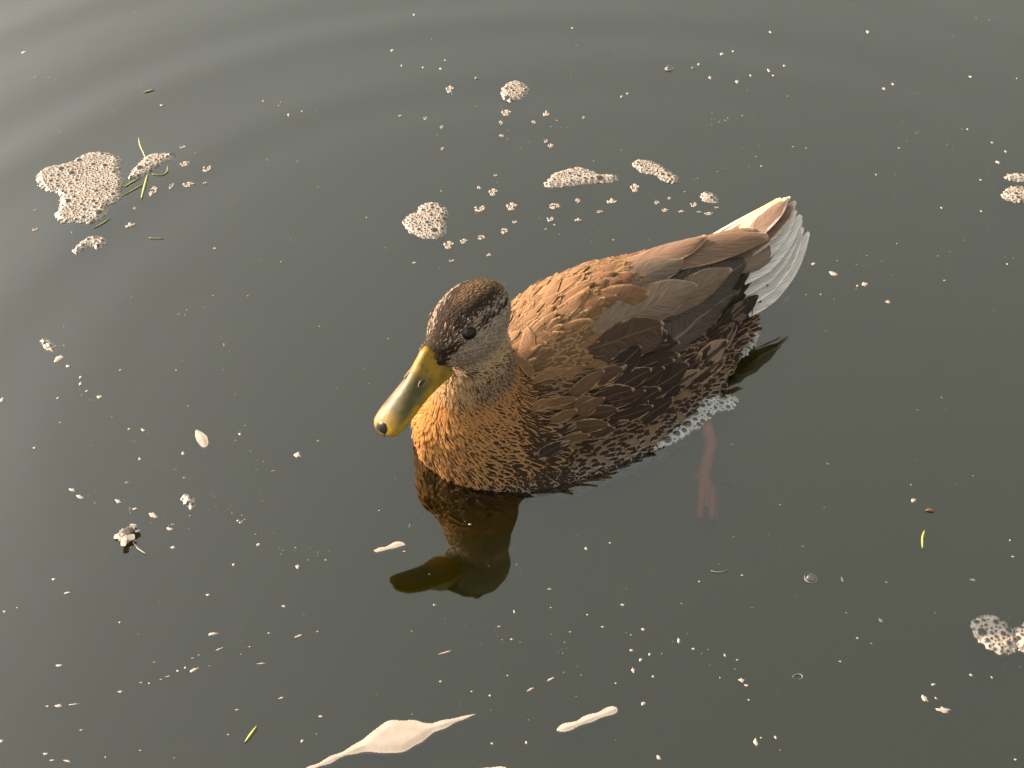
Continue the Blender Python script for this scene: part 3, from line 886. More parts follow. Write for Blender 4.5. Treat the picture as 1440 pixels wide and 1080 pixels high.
# loose wispy barbs standing off the back and wing coverts
def wisps():
    V, Fc, UV = [], [], []
    for _ in range(420):
        x = rng.uniform(-6, 8); a = rng.uniform(-62, 62)
        if x < -1 and 5 < a < 60: continue
        p, n = ring_point(x, a)
        if p is None: continue
        d = np.array([-1.0, rng.normal(0, 0.35), rng.normal(0.05, 0.12)]); d -= n * (d @ n); d /= np.linalg.norm(d)
        s = np.cross(n, d)
        L, w = rng.uniform(0.5, 1.2), rng.uniform(0.012, 0.022)
        h0 = rng.uniform(0.25, 0.55)
        cv = rng.normal(0, 0.18)
        b = len(V)
        for i in range(4):
            t = i / 3
            c = p + d * L * t + s * cv * L * t * t + n * (h0 + 0.15 * t - 0.12 * t * t)
            ww = w * (1 - 0.8 * t)
            V += [(c - s * ww) * 0.01, (c + s * ww + n * 0.01) * 0.01]
            UV += [(0.3, t), (0.7, t)]
        Fc += [(b + 2 * i, b + 2 * i + 1, b + 2 * i + 3, b + 2 * i + 2) for i in range(3)]
    me = bpy.data.meshes.new('loose_barbs')
    me.from_pydata([tuple(v) for v in V], [], Fc)
    me.materials.append(M_DOWN)
    set_attrs(me, UV, (0.36, 0.23, 0.13), (0.46, 0.30, 0.17), (0.4, 0.0, 0.3))
    tag(link(bpy.data.objects.new('loose_barbs', me), duck), kind='stuff')
wisps()

# ------------------------------------------------------------------ paddling foot under water
FOOT = dict(a=(-7.6, 6.2, -0.6), b=(-4.9, 10.7, -0.95), c=(-2.4, 12.6, -1.5), t1=(-1.0, 13.9, -1.9), t1e=(0.2, 15.0, -2.2), t2=(-2.0, 14.0, -1.8), t2e=(-0.5, 15.6, -2.2), t3=(-2.6, 13.8, -2.6), t3e=(-1.6, 15.1, -3.6), h=(-1.8, 12.1, -1.6))
def foot_sdf(P):
    f = {k: np.array(v) for k, v in FOOT.items()}
    d = round_cone(P, f['a'], f['b'], 0.72, 0.50)
    d = smin(d, round_cone(P, f['b'], f['c'], 0.46, 0.52), 0.25)
    for m, e in (('t1', 't1e'), ('t2', 't2e'), ('t3', 't3e')):
        d = smin(d, round_cone(P, f['c'], f[m], 0.42, 0.36), 0.15)
        d = smin(d, round_cone(P, f[m], f[e], 0.36, 0.26), 0.15)
    d = smin(d, round_cone(P, f['c'], f['h'], 0.25, 0.12), 0.2)
    for e1, e2 in (('t1e', 't2e'), ('t2e', 't3e')):
        a, b, c = f['c'], f[e1] * 0.92 + f['c'] * 0.08, f[e2] * 0.92 + f['c'] * 0.08
        ba, ca = b - a, c - a
        n = np.cross(ba, ca); n /= np.linalg.norm(n)
        q = P - a
        h = q @ n
        G = np.linalg.inv(np.array([[ba @ ba, ba @ ca], [ba @ ca, ca @ ca]]))
        uv = np.stack([q @ ba, q @ ca], -1) @ G.T
        uu, vv = uv[..., 0], uv[..., 1]
        out = np.maximum(np.maximum(-uu, -vv), uu + vv - 1 + 0.35 * 4 * np.clip(uu, 0, 1) * np.clip(vv, 0, 1)) * 2.5
        d = smin(d, np.maximum(np.abs(h) - 0.07, out), 0.08)
    return d
fv, ff = surface_nets(foot_sdf, (-9, 5, -5), (2, 17.5, 0.8), 0.11)
ff = ff[(ff >= 0).all(1)]
def foot_material():
    N = Nodes('foot_skin')
    tc = N.n('TexCoord').outputs['Object']
    c = N.mix(N.noise(tc, 120.0, 4.0), (0.62, 0.11, 0.07), (0.80, 0.24, 0.15))
    N.l(c, N.b.inputs['Base Color']); N.b.inputs['Roughness'].default_value = 0.5
    N.l(N.bump(N.noise(tc, 500.0, 2.0), 0.3, 0.0006), N.b.inputs['Normal'])
    return N.m
foot = mesh_obj('foot', fv * 0.01, ff.tolist(), foot_material(), duck)
foot['label'] = 'pinkish orange webbed foot under the water'
for e, m in (('t1e', 't1'), ('t2e', 't2'), ('t3e', 't3')):
    p0, p1 = np.array(FOOT[e]), np.array(FOOT[e]) + (np.array(FOOT[e]) - np.array(FOOT[m])) * 0.42
    ax = p1 - p0; s1 = np.cross(ax, [0, 0, 1.0]); s2 = np.cross(s1, ax)
    ellipsoid('claw', foot, (p0 + p1) / 2, (s1, s2, ax), (0.14, 0.14, 0.38), M_NAIL, 8, 6)
# ------------------------------------------------------------------ foam, bubbles and flotsam on the water
def foam_material(name, tint):
    N = Nodes(name)
    tc = N.n('TexCoord').outputs['Object']
    n1 = N.noise(tc, 90.0, 3.0)
    c = N.mix(N.smooth(n1, 0.3, 0.7), tint, tuple(t * k for t, k in zip(tint, (0.86, 0.82, 0.77))))
    N.l(c, N.b.inputs['Base Color'])
    N.b.inputs['Roughness'].default_value = 0.45
    N.b.inputs['Specular IOR Level'].default_value = 0.4
    vo = N.n('TexVoronoi'); N.l(tc, vo.inputs['Vector']); vo.inputs['Scale'].default_value = 1300.0
    N.l(N.bump(vo.outputs['Distance'], 0.2, 0.0004), N.b.inputs['Normal'])
    tl = N.n('BsdfTranslucent'); N.l(c, tl.inputs[0])
    m0 = N.n('MixShader'); m0.inputs[0].default_value = 0.22
    N.l(N.b.outputs[0], m0.inputs[1]); N.l(tl.outputs[0], m0.inputs[2])
    # thin soap film over the open bubbles
    tr = N.n('BsdfTransparent'); tr.inputs[0].default_value = (0.86, 0.84, 0.80, 1)
    gl = N.n('BsdfGlossy'); gl.inputs['Roughness'].default_value = 0.12
    lw = N.n('LayerWeight'); lw.inputs[0].default_value = 0.35
    m1 = N.n('MixShader')
    N.l(N.math('MULTIPLY_ADD', lw.outputs['Fresnel'], 0.6, 0.08), m1.inputs[0])
    N.l(tr.outputs[0], m1.inputs[1]); N.l(gl.outputs[0], m1.inputs[2])
    m2 = N.n('MixShader')
    N.l(N.attr('film', 2), m2.inputs[0]); N.l(m0.outputs[0], m2.inputs[1]); N.l(m1.outputs[0], m2.inputs[2])
    N.l(m2.outputs[0], N.out.inputs['Surface'])
    return N.m
M_FOAM = foam_material('cream_foam', (0.50, 0.445, 0.395))
M_FOAM_WET = foam_material('white_foam', (0.70, 0.69, 0.67))

def chaikin(P, n):
    for _ in range(n):
        Q = np.roll(P, -1, 0)
        P = np.stack([P * 0.75 + Q * 0.25, P * 0.25 + Q * 0.75], 1).reshape(-1, 2)
    return P

def foam_patch(poly, label, seed, nbig=4, nmid=18, bubbles=True, height=0.24, step=0.040, mat=None, rs=(0.10, 0.17), group=None):
    g = np.random.default_rng(seed)
    P = chaikin(np.array([at(x, y)[:2] for x, y in poly]) * 100, 2)
    cx = P.mean(0)
    lo, hi = P.min(0) - 0.15, P.max(0) + 0.15
    xs, ys = np.arange(lo[0], hi[0], step), np.arange(lo[1], hi[1], step)
    X, Y = np.meshgrid(xs, ys)
    X = X + g.uniform(-0.2, 0.2, X.shape) * step; Y = Y + g.uniform(-0.2, 0.2, Y.shape) * step
    dist = np.full(X.shape, 1e9); inside = np.zeros(X.shape, bool)
    for a, b in zip(P, np.roll(P, -1, 0)):
        e = b - a
        t = np.clip(((X - a[0]) * e[0] + (Y - a[1]) * e[1]) / (e @ e + 1e-12), 0, 1)
        dist = np.minimum(dist, np.hypot(X - a[0] - t * e[0], Y - a[1] - t * e[1]))
        cond = (a[1] > Y) != (b[1] > Y)
        inside ^= cond & (X < (b[0] - a[0]) * (Y - a[1]) / (b[1] - a[1] + 1e-12) + a[0])
    sd = np.where(inside, dist, -dist)
    for _ in range(5):
        k = g.normal(0, 1, 2); k = k / np.linalg.norm(k) * (g.uniform(4, 16) if bubbles else g.uniform(1.5, 4.5))
        sd = sd + (0.035 if bubbles else 0.03) * np.sin(k[0] * X + k[1] * Y + g.uniform(0, 6))
    E = np.full(X.shape, 9.0); RB = np.zeros(X.shape)
    ins = np.argwhere(sd > 0)
    if bubbles and len(ins):
        area = len(ins) * step * step
        B = np.zeros((0, 3))
        plan = [(g.uniform(0.32, 0.50), 60) for _ in range(nbig)] + [(g.uniform(0.18, 0.28), 40) for _ in range(nmid)]
        plan += [(g.uniform(*rs), 5) for _ in range(int(area * 20))]
        for r, tries in plan:
            for _ in range(tries):
                i, j = ins[g.integers(len(ins))]
                if sd[i, j] < r * 0.75: continue
                x, y = X[i, j], Y[i, j]
                if len(B) and (np.hypot(B[:, 0] - x, B[:, 1] - y) < (B[:, 2] + r) * 0.98).any(): continue
                B = np.concatenate([B, [[x, y, r]]])
                i0, i1 = np.searchsorted(ys, [y - r * 1.6, y + r * 1.6]); j0, j1 = np.searchsorted(xs, [x - r * 1.6, x + r * 1.6])
                e = np.hypot(X[i0:i1, j0:j1] - x, Y[i0:i1, j0:j1] - y) / r
                m = e < E[i0:i1, j0:j1]
                E[i0:i1, j0:j1][m] = e[m]; RB[i0:i1, j0:j1][m] = r
                break
    film = sstep(E, 0.95, 0.70) * np.interp(RB, [0.08, 0.11, 0.15, 0.25], [0.45, 0.62, 0.85, 0.96])
    Hb = height * sstep(sd, -0.10, 0.65) * (0.9 + 0.1 * np.sin(X * 0.9 + seed) * np.sin(Y * 0.8))
    Hb = Hb + 0.03 * sstep(E, 1.5, 1.0)
    big = RB > 0.16
    pit = np.where(big, 0.0, sstep(E, 1.05, 0.3) * np.minimum(Hb * 0.35, RB * 0.5))
    dome = np.where(big & (E < 1), np.sqrt(np.clip(1 - E * E, 0, 1)) * RB * 0.55 - RB * 0.25, 0)
    Z = np.maximum(Hb - pit + dome, 0.02)
    Z = np.where(sd < 0.03, -0.12, Z) + 100 * ripple(X / 100, Y / 100)
    ok = sd > -0.03
    idx = np.arange(X.size).reshape(X.shape)
    q = ok[:-1, :-1] & ok[:-1, 1:] & ok[1:, 1:] & ok[1:, :-1]
    Fq = np.stack([idx[:-1, :-1], idx[:-1, 1:], idx[1:, 1:], idx[1:, :-1]], -1)[q]
    used, inv = np.unique(Fq, return_inverse=True)
    Fq = inv.reshape(Fq.shape)
    V = np.stack([X - cx[0], Y - cx[1], Z], -1).reshape(-1, 3)[used] * 0.01
    o = mesh_obj('foam_patch', V, Fq.tolist(), mat or M_FOAM)
    at_ = o.data.attributes.new('film', 'FLOAT', 'POINT')
    at_.data.foreach_set('value', film.ravel()[used].astype(np.float32))
    o.location = (cx[0] * 0.01, cx[1] * 0.01, 0)
    return tag(o, label, 'foam', group)

def zp(x0, y0, sc_, pts):
    return [(x0 + x / sc_, y0 + y / sc_) for x, y in pts]

foam_patch(zp(20, 180, 4.5, [(128, 310), (190, 250), (300, 230), (380, 205), (440, 165), (530, 145), (620, 160), (682, 190), (675, 240), (665, 280), (705, 340), (680, 400), (690, 450), (640, 480), (590, 490), (600, 540), (540, 590), (470, 615), (400, 600), (300, 612), (262, 575), (250, 550), (285, 510), (290, 450), (275, 410), (210, 405), (160, 375)]),
           'largest cream foam patch, three-lobed, dotted with dark bubbles beside grass blades', 11, 7, 34, height=0.26)
foam_patch(zp(20, 180, 4.5, [(706, 335), (745, 270), (800, 210), (850, 165), (910, 158), (1028, 162), (1018, 195), (960, 215), (900, 255), (850, 295), (790, 322)]),
           'slanting foam strip lying over the green grass blades', 12, 2, 10)
foam_patch(zp(20, 180, 4.5, [(358, 785), (420, 720), (480, 685), (560, 688), (594, 715), (580, 745), (530, 772), (480, 752), (430, 770), (410, 802), (380, 802)]),
           'small hooked foam patch just off the largest foam patch', 13, 0, 5)
foam_patch(zp(540, 90, 2.88, [(475, 142), (468, 105), (500, 75), (540, 63), (587, 88), (588, 120), (560, 142), (530, 148), (515, 159)]),
           'round foam patch with coarse dark bubbles, farthest out from the duck', 14, 1, 9)
foam_patch(zp(540, 90, 2.88, [(70, 640), (100, 610), (135, 600), (140, 575), (180, 556), (225, 563), (262, 590), (264, 615), (248, 640), (260, 670), (240, 702), (190, 714), (140, 702), (95, 682)]),
           'heart-shaped foam patch lying on the water beyond the duck\'s head', 15, 1, 14)
foam_patch(zp(540, 90, 2.88, [(643, 487), (665, 470), (680, 445), (730, 430), (790, 416), (840, 433), (870, 450), (945, 446), (952, 470), (930, 484), (870, 482), (800, 490), (700, 504), (655, 502)]),
           'long tapering foam strip with one big bubble, beyond the duck\'s back', 16, 1, 8)
foam_patch(zp(540, 90, 2.88, [(998, 405), (1020, 388), (1060, 386), (1110, 403), (1150, 428), (1192, 455), (1194, 482), (1165, 487), (1120, 472), (1095, 447), (1050, 447), (1028, 432)]),
           'bent sausage-shaped foam strip beyond the duck\'s tail', 17, 1, 5)
foam_patch(zp(540, 90, 2.88, [(1278, 545), (1285, 520), (1310, 514), (1345, 530), (1360, 562), (1330, 565), (1300, 562)]),
           'small rounded foam patch close beside the tail feathers', 18, 0, 3)
foam_patch(zp(380, 900, 2.77, [(130, 505), (200, 470), (260, 440), (340, 400), (390, 360), (430, 325), (480, 312), (540, 308), (610, 322), (680, 312), (750, 296), (808, 282), (800, 296), (740, 318), (680, 345), (630, 370), (590, 400), (560, 425), (530, 442), (460, 442), (390, 437), (340, 442), (270, 467), (200, 495), (140, 512)]),
           'smooth pinkish foam slick drawn out to two long points', 19, bubbles=False, height=0.11)
foam_patch(zp(380, 900, 2.77, [(1110, 348), (1140, 330), (1180, 318), (1220, 300), (1260, 285), (1310, 263), (1350, 260), (1357, 280), (1320, 302), (1270, 317), (1230, 332), (1180, 352), (1140, 362), (1115, 360)]),
           'smooth cigar-shaped foam strip with a blunt end', 20, bubbles=False, height=0.11)
foam_patch(zp(380, 900, 2.77, [(790, 505), (810, 494), (860, 490), (915, 493), (940, 510), (930, 560), (860, 590), (800, 560)]),
           'smooth rounded foam patch just below the tip of the cigar-shaped strip', 21, bubbles=False, height=0.11)
foam_patch(zp(1100, 640, 2.456, [(646, 580), (665, 560), (710, 548), (750, 558), (778, 582), (788, 598), (800, 600), (812, 640), (814, 680), (780, 692), (740, 687), (700, 667), (660, 622)]),
           'oval foam patch with fine dark bubbles, joined to a second foam lobe', 22, 1, 10)
foam_patch(zp(1100, 640, 2.456, [(795, 602), (835, 575), (880, 570), (920, 600), (920, 650), (880, 680), (835, 680), (808, 670)]),
           'foam lobe leaning against the finely bubbled oval foam patch', 23, 0, 8)
foam_patch(zp(1100, 0, 2.347, [(716, 647), (740, 620), (770, 612), (830, 622), (870, 640), (850, 664), (800, 670), (775, 670), (740, 662)]),
           'coarse foam patch under a thinner foam strip, far out past the tail', 24, 0, 12)
foam_patch(zp(1100, 0, 2.347, [(728, 582), (760, 571), (820, 578), (860, 590), (820, 602), (770, 602), (735, 594)]),
           'thin foam strip above a coarse foam patch, far out past the tail', 25, 0, 5)
foam_patch(zp(0, 440, 2.572, [(702, 425), (715, 418), (745, 438), (759, 460), (757, 480), (738, 492), (718, 480), (708, 455)]),
           'smooth teardrop foam flake on open water in front of the bill', 26, bubbles=False, height=0.11)
foam_patch(zp(0, 440, 2.572, [(140, 98), (160, 88), (190, 105), (203, 128), (195, 142), (165, 135), (148, 118)]),
           'speckled foam flake at the head of a trail of crumbs', 27, 0, 2)
foam_patch(zp(0, 440, 2.572, [(650, 665), (675, 655), (705, 672), (710, 695), (695, 714), (668, 705), (655, 685)]),
           'white beaded foam tuft near the crumpled debris', 28, 0, 4)
foam_patch(zp(500, 640, 4.5, [(92, 595), (120, 598), (140, 582), (190, 580), (225, 555), (260, 540), (310, 548), (328, 575), (290, 580), (250, 592), (215, 600), (150, 615), (125, 622)]),
           'ragged foam flake right beside the reflection of the bill', 29, bubbles=False, height=0.11)
foam_patch(zp(840, 440, 5.4, [(380, 1050), (470, 975), (560, 890), (640, 830), (700, 760), (750, 670), (800, 580), (830, 480), (850, 400), (885, 345), (950, 310), (1010, 270), (1080, 205), (1130, 140), (1180, 75), (1235, 70), (1240, 165), (1185, 270), (1110, 345), (1030, 385), (955, 412), (908, 440), (915, 520), (908, 580), (925, 637), (960, 625), (1010, 610), (1060, 640), (1082, 660), (1050, 722), (1000, 748), (930, 742), (890, 772), (830, 832), (760, 882), (680, 932), (600, 988), (500, 1018), (430, 1050)]),
           'white froth of wet bubbles clinging to the duck\'s flank by the tail', 30, 7, 40, mat=M_FOAM_WET, height=0.22, rs=(0.08, 0.14))

# crumbs of foam: a few shared shapes
def crumb_mesh(seed, bubbly):
    g = np.random.default_rng(seed)
    V, Fc = [], []
    n = int(g.integers(15, 24)) if bubbly else 1
    for b in range(n):
        if bubbly:
            a, rr = g.uniform(0, 6.28), math.sqrt(g.random()) * 0.36
            c = np.array([math.cos(a) * rr, math.sin(a) * rr]); r = g.uniform(0.07, 0.14); hgt = r * 0.9
            ns = 6
        else:
            c, r, ns, hgt = np.zeros(2), 0.5, 14, 0.09
        b0 = len(V)
        jag = 1 + g.uniform(-0.45, 0.25, ns) * (0.3 if bubbly else 1)
        for lv, (k, h) in enumerate(((1.0, -0.25), (0.92, 0.35), (0.55, 0.85))):
            for s in range(ns):
                th = 2 * math.pi * s / ns
                V.append((c[0] + math.cos(th) * r * k * jag[s], c[1] + math.sin(th) * r * k * jag[s], h * hgt * (1 + g.uniform(-0.15, 0.15))))
        V.append((c[0], c[1], hgt))
        for lv in range(2):
            for s in range(ns):
                s2 = (s + 1) % ns
                Fc.append((b0 + lv * ns + s, b0 + lv * ns + s2, b0 + (lv + 1) * ns + s2, b0 + (lv + 1) * ns + s))
        for s in range(ns):
            Fc.append((b0 + 2 * ns + s, b0 + 2 * ns + (s + 1) % ns, b0 + 3 * ns))
    me = bpy.data.meshes.new('foam_crumb')
    me.from_pydata(V, [], Fc)
    me.polygons.foreach_set('use_smooth', [True] * len(me.polygons))
    me.materials.append(M_FOAM)
    me.attributes.new('film', 'FLOAT', 'POINT')
    return me
CR_B = [crumb_mesh(40 + i, True) for i in range(6)]
CR_F = [crumb_mesh(60 + i, False) for i in range(6)]

def crumbs(x0, y0, sc_, items, bubbly, label, group):
    for k, it in enumerate(items):
        x, y = x0 + it[0] / sc_, y0 + it[1] / sc_
        w, h = it[2] / sc_, (it[3] if len(it) > 3 else it[2]) / sc_
        ang = it[4] if len(it) > 4 else 0
        p = at(x, y)
        lx = np.linalg.norm(at(x + w / 2, y) - at(x - w / 2, y))
        ly = np.linalg.norm(at(x, y + h / 2) - at(x, y - h / 2))
        o = bpy.data.objects.new('foam_crumb', (CR_B if bubbly else CR_F)[(k * 5 + it[0]) % 6])
        link(o)
        if ang: ly = max(ly * 0.75, 0.0012)
        o.location = (p[0], p[1], float(ripple(p[0], p[1])) + 0.0002)
        o.scale = (lx * (0.95 if bubbly else 0.8), ly * (0.9 if bubbly else 0.75), min(0.9 * math.sqrt(lx * ly), 0.006))
        o.rotation_euler = (0, 0, R(-ang * 1.15))
        asp = max(lx, ly * 1.0) / max(min(lx, ly), 1e-6)
        size = 'minute' if max(lx, ly) < 0.0045 else ('small' if max(lx, ly) < 0.009 else 'larger')
        what = 'bubbly foam crumb' if bubbly else ('thin foam sliver' if asp > 2.0 else 'foam fleck')
        tag(o, f'{size} pale {what} {label}', 'foam', f'{size} {what}s {group}')

LB, GB = 'floating between the foam patches beyond the duck', 'beyond the duck'
crumbs(540, 90, 2.88, [(268, 103, 40, 42), (497, 198, 50, 35), (657, 200, 35, 35), (474, 239, 22), (607, 237, 25, 18), (478, 292, 25, 14), (656, 313, 20), (677, 332, 30, 22), (444, 520, 45, 42), (386, 502, 22, 18), (390, 586, 60, 38), (519, 578, 55, 45), (530, 640, 25, 18), (487, 677, 38, 35), (264, 733, 52, 45), (325, 718, 38, 28), (394, 703, 40, 28), (426, 772, 26, 18), (690, 577, 60, 35), (675, 629, 38, 26), (785, 555, 28, 25), (922, 555, 55, 32), (874, 600, 35, 15), (786, 631, 38, 20), (1018, 503, 45, 48), (1105, 563, 28, 20), (1140, 594, 32, 20), (1155, 545, 16), (1205, 598, 32, 14), (1255, 571, 35, 28), (1318, 608, 45, 18), (1278, 601, 25, 8), (1348, 582, 24, 10), (235, 258, 18), (168, 221, 18), (66, 209, 18, 12), (238, 345, 18), (453, 452, 20, 12), (123, 805, 22, 12), (275, 797, 28, 14), (808, 218, 14), (1320, 55, 20, 14), (1430, 72, 16), (656, 669, 16, 8), (691, 652, 14, 8)], True, LB, GB)
crumbs(20, 180, 4.5, [(1070, 122, 54, 34, -20), (1085, 230, 80, 58, -15), (1222, 257, 72, 58), (1105, 358, 92, 46), (880, 402, 62, 90), (997, 368, 36, 56), (733, 612, 88, 56, -25), (135, 643, 46, 30), (763, 512, 22), (1210, 345, 40, 20), (133, 520, 24, 16), (1270, 765, 28, 18)], True,
       'floating around the grass blades and largest foam patch', 'by the grass blades')
LF, GF = 'drifting on open water in front of the duck', 'in front of the duck'
crumbs(0, 440, 2.572, [(213, 165, 42, 36), (246, 195, 30, 14), (7, 316, 22, 24), (662, 510, 20, 18), (1078, 515, 32, 28), (263, 643, 35, 18, 20), (290, 668, 42, 20, 30), (555, 735, 50, 28, 35), (615, 783, 32, 18, 15), (627, 850, 22, 14), (428, 683, 42, 20, 25), (488, 710, 26, 12), (243, 1013, 30, 12), (195, 965, 14, 8), (505, 530, 16), (292, 234, 12), (292, 258, 14, 18), (314, 284, 14, 10), (361, 305, 24, 14), (752, 1021, 18, 10), (1026, 1062, 18, 10), (935, 840, 16), (845, 912, 12), (1077, 920, 20, 24), (868, 439, 14), (435, 207, 8), (637, 207, 9), (467, 421, 10), (518, 425, 28, 16, 30), (125, 490, 12), (210, 310, 11)], False, LF, GF)
crumbs(0, 800, 2.88, [(273, 97, 32, 14), (862, 264, 54, 20), (785, 410, 50, 28, -20), (1210, 273, 40, 14, -25), (1060, 384, 46, 10, -5), (240, 392, 32, 14), (240, 556, 40, 18), (298, 549, 60, 12, -4), (192, 557, 20, 10), (487, 498, 26, 14), (185, 750, 26, 12), (275, 780, 44, 16, 12), (212, 776, 24, 10), (960, 571, 28, 10, -15), (1140, 523, 28, 16, -20), (1300, 598, 20, 12), (1224, 698, 14, 18), (1150, 153, 20, 14), (843, 107, 18, 10), (218, 43, 18, 12), (18, 173, 16, 14), (5, 700, 20, 20), (572, 461, 14, 8), (604, 464, 12), (652, 448, 14, 6), (680, 436, 24, 7, -15), (720, 414, 14), (750, 400, 12), (485, 217, 10), (69, 157, 9), (890, 325, 40, 10, -25), (568, 735, 12, 8), (427, 763, 11), (924, 671, 10), (1805, 340, 66, 12, -18)], False, LF, GF)
LR, GR = 'drifting on dark water beside the duck\'s shaded flank', 'beside the shaded flank'
crumbs(720, 760, 3.273, [(342, 38, 16, 22), (175, 225, 30, 8), (510, 297, 26, 16), (604, 410, 20, 16), (768, 463, 16, 36), (835, 500, 18, 14), (633, 525, 14, 20), (592, 550, 20, 24), (558, 600, 20, 36), (980, 530, 16, 22), (1058, 645, 36, 28), (1080, 668, 24, 14), (1090, 735, 12), (604, 752, 30, 26), (1124, 932, 26, 48), (1213, 908, 16, 24), (675, 1002, 34, 34), (66, 932, 12, 20), (862, 189, 12), (1060, 160, 18, 12, 35), (782, 291, 14, 8), (1105, 310, 18, 6), (180, 640, 46, 18, -25), (84, 688, 36, 16, -35), (267, 421, 10), (347, 343, 12), (650, 628, 14, 16), (478, 659, 10), (958, 633, 9), (10, 330, 14, 24), (452, 12, 14, 10)], False, LR, GR)
crumbs(1100, 640, 2.456, [(453, 157, 26, 20), (492, 842, 34, 34), (558, 881, 62, 30), (522, 792, 22, 12), (531, 840, 12), (340, 572, 22, 20), (658, 432, 24, 14), (360, 440, 14, 10), (207, 430, 10, 22), (157, 31, 14, 10), (260, 632, 10), (201, 713, 12, 8), (724, 768, 8, 12), (806, 1052, 12, 8), (445, 104, 8), (786, 295, 8, 10), (797, 352, 14, 6)], False, LR, GR)
LT, GT = 'drifting on bare water past the tail', 'past the tail'
crumbs(1100, 0, 2.347, [(712, 537, 18, 14), (170, 905, 38, 20, 32), (274, 940, 26, 18), (351, 998, 20, 14), (103, 872, 20, 12), (283, 106, 14, 12), (337, 294, 13, 9), (366, 278, 10, 12), (655, 595, 12, 8), (622, 254, 12, 9), (310, 577, 7), (386, 489, 12, 6), (738, 502, 10), (693, 472, 10, 8), (657, 697, 8), (526, 686, 8), (743, 872, 7), (248, 944, 10), (612, 428, 8)], False, LT, GT)
LU, GU = 'far out on the rippled water', 'on the ripples'
crumbs(0, 0, 2.0, [(68, 147, 17, 9), (455, 296, 12, 8), (1103, 141, 14, 10), (1165, 42, 10, 8), (812, 325, 8, 12), (1252, 170, 10, 7), (1240, 194, 12, 8), (1190, 190, 7), (1130, 185, 7), (740, 285, 7), (850, 315, 6), (2030, 152, 16, 11), (1965, 182, 10), (1997, 220, 10, 12), (2073, 231, 11), (2162, 200, 12, 14), (2175, 214, 12, 8), (2206, 186, 13, 8), (2111, 214, 9), (2167, 91, 9), (2441, 91, 11), (2062, 144, 7), (1610, 79, 9, 6), (1748, 271, 10), (1765, 263, 9, 6), (2487, 250, 10), (2512, 237, 9)], False, LU, GU)

# uncountable specks
def specks():
    g = np.random.default_rng(5)
    pts = [np.stack([g.uniform(-75, 75, 900), g.uniform(-45, 80, 900)], 1)]
    for _ in range(55):
        c = np.array([g.uniform(-60, 60), g.uniform(-40, 60)])
        d = g.normal(0, 1, 2); d /= np.linalg.norm(d)
        n = int(g.integers(6, 18))
        pts.append(c + d * g.normal(0, 2.6, (n, 1)) + g.normal(0, 0.7, (n, 2)))
    for line in (((75, 500), (130, 560), (210, 640), (290, 690), (400, 770), (470, 790)), ((300, 470), (330, 540), (340, 620), (380, 680)), ((90, 690), (200, 720), (270, 740))):
        for (a, b) in zip(line, line[1:]):
            for _ in range(14):
                t = g.random(); p = at(a[0] + (b[0] - a[0]) * t + g.normal(0, 8), a[1] + (b[1] - a[1]) * t + g.normal(0, 6))
                pts.append(p[None, :2] * 100)
    pts = np.concatenate(pts)
    V, Fc = [], []
    for x, y in pts:
        r = min(0.11, 0.02 + g.exponential(0.02)); h = r * 0.6
        b = len(V)
        z = 100 * float(ripple(x / 100, y / 100)) + 0.03
        a = g.uniform(0, 6.28); st = g.uniform(0.6, 1.8)
        for k in range(5):
            th = a + k * 1.2566
            V.append(((x + math.cos(th) * r * st * g.uniform(.7, 1.2)) * 0.01, (y + math.sin(th) * r * g.uniform(.7, 1.2)) * 0.01, (z - h * 0.3) * 0.01))
        V.append((x * 0.01, y * 0.01, (z + h) * 0.01))
        Fc += [(b + k, b + (k + 1) % 5, b + 5) for k in range(5)]
    o = mesh_obj('floating_specks', V, Fc, M_FOAM, smooth=False)
    o.data.attributes.new('film', 'FLOAT', 'POINT')
    tag(o, 'fine pale specks scattered over the whole pond surface', 'specks', kind='stuff')
specks()

# clear bubbles
def bubble_material():
    N = Nodes('clear_bubble')
    N.t.nodes.remove(N.b)
    tr = N.n('BsdfTransparent'); gl = N.n('BsdfGlossy'); gl.inputs['Roughness'].default_value = 0.05
    lw = N.n('LayerWeight'); lw.inputs[0].default_value = 0.55
    mx = N.n('MixShader'); N.l(N.math('MULTIPLY_ADD', lw.outputs['Fresnel'], 0.75, 0.06), mx.inputs[0])
    N.l(tr.outputs[0], mx.inputs[1]); N.l(gl.outputs[0], mx.inputs[2])
    N.l(mx.outputs[0], N.out.inputs['Surface'])
    return N.m
M_BUB = bubble_material()
def clear_bubble(px, py, r, label):
    p = at(px, py)
    o = bpy.data.objects.new('water_bubble', None); link(o); o.location = (p[0], p[1], float(ripple(p[0], p[1])))
    ellipsoid('dome', o, (0, 0, 0), ((1, 0, 0), (0, 1, 0), (0, 0, 1)), (r, r, r * 0.85), M_BUB, 24, 10, True)
    f = torus('foam_ring', o, (0, 0, 0.02), ((1, 0, 0), (0, 1, 0), (0, 0, 1)), r, r, r * 0.10, M_FOAM, 24, 6)
    f.data.attributes.new('film', 'FLOAT', 'POINT')
    tag(o, label, 'bubble')
clear_bubble(1140, 813, 0.42, 'single clear bubble with a pale rim on dark water beside the flank')
clear_bubble(941, 97, 0.46, 'clear bubble far out beyond the round coarse foam patch and tail')
clear_bubble(671, 110, 0.26, 'little clear bubble near the round coarse foam patch')
clear_bubble(975, 96, 0.22, 'very small clear bubble next to the bigger clear one')

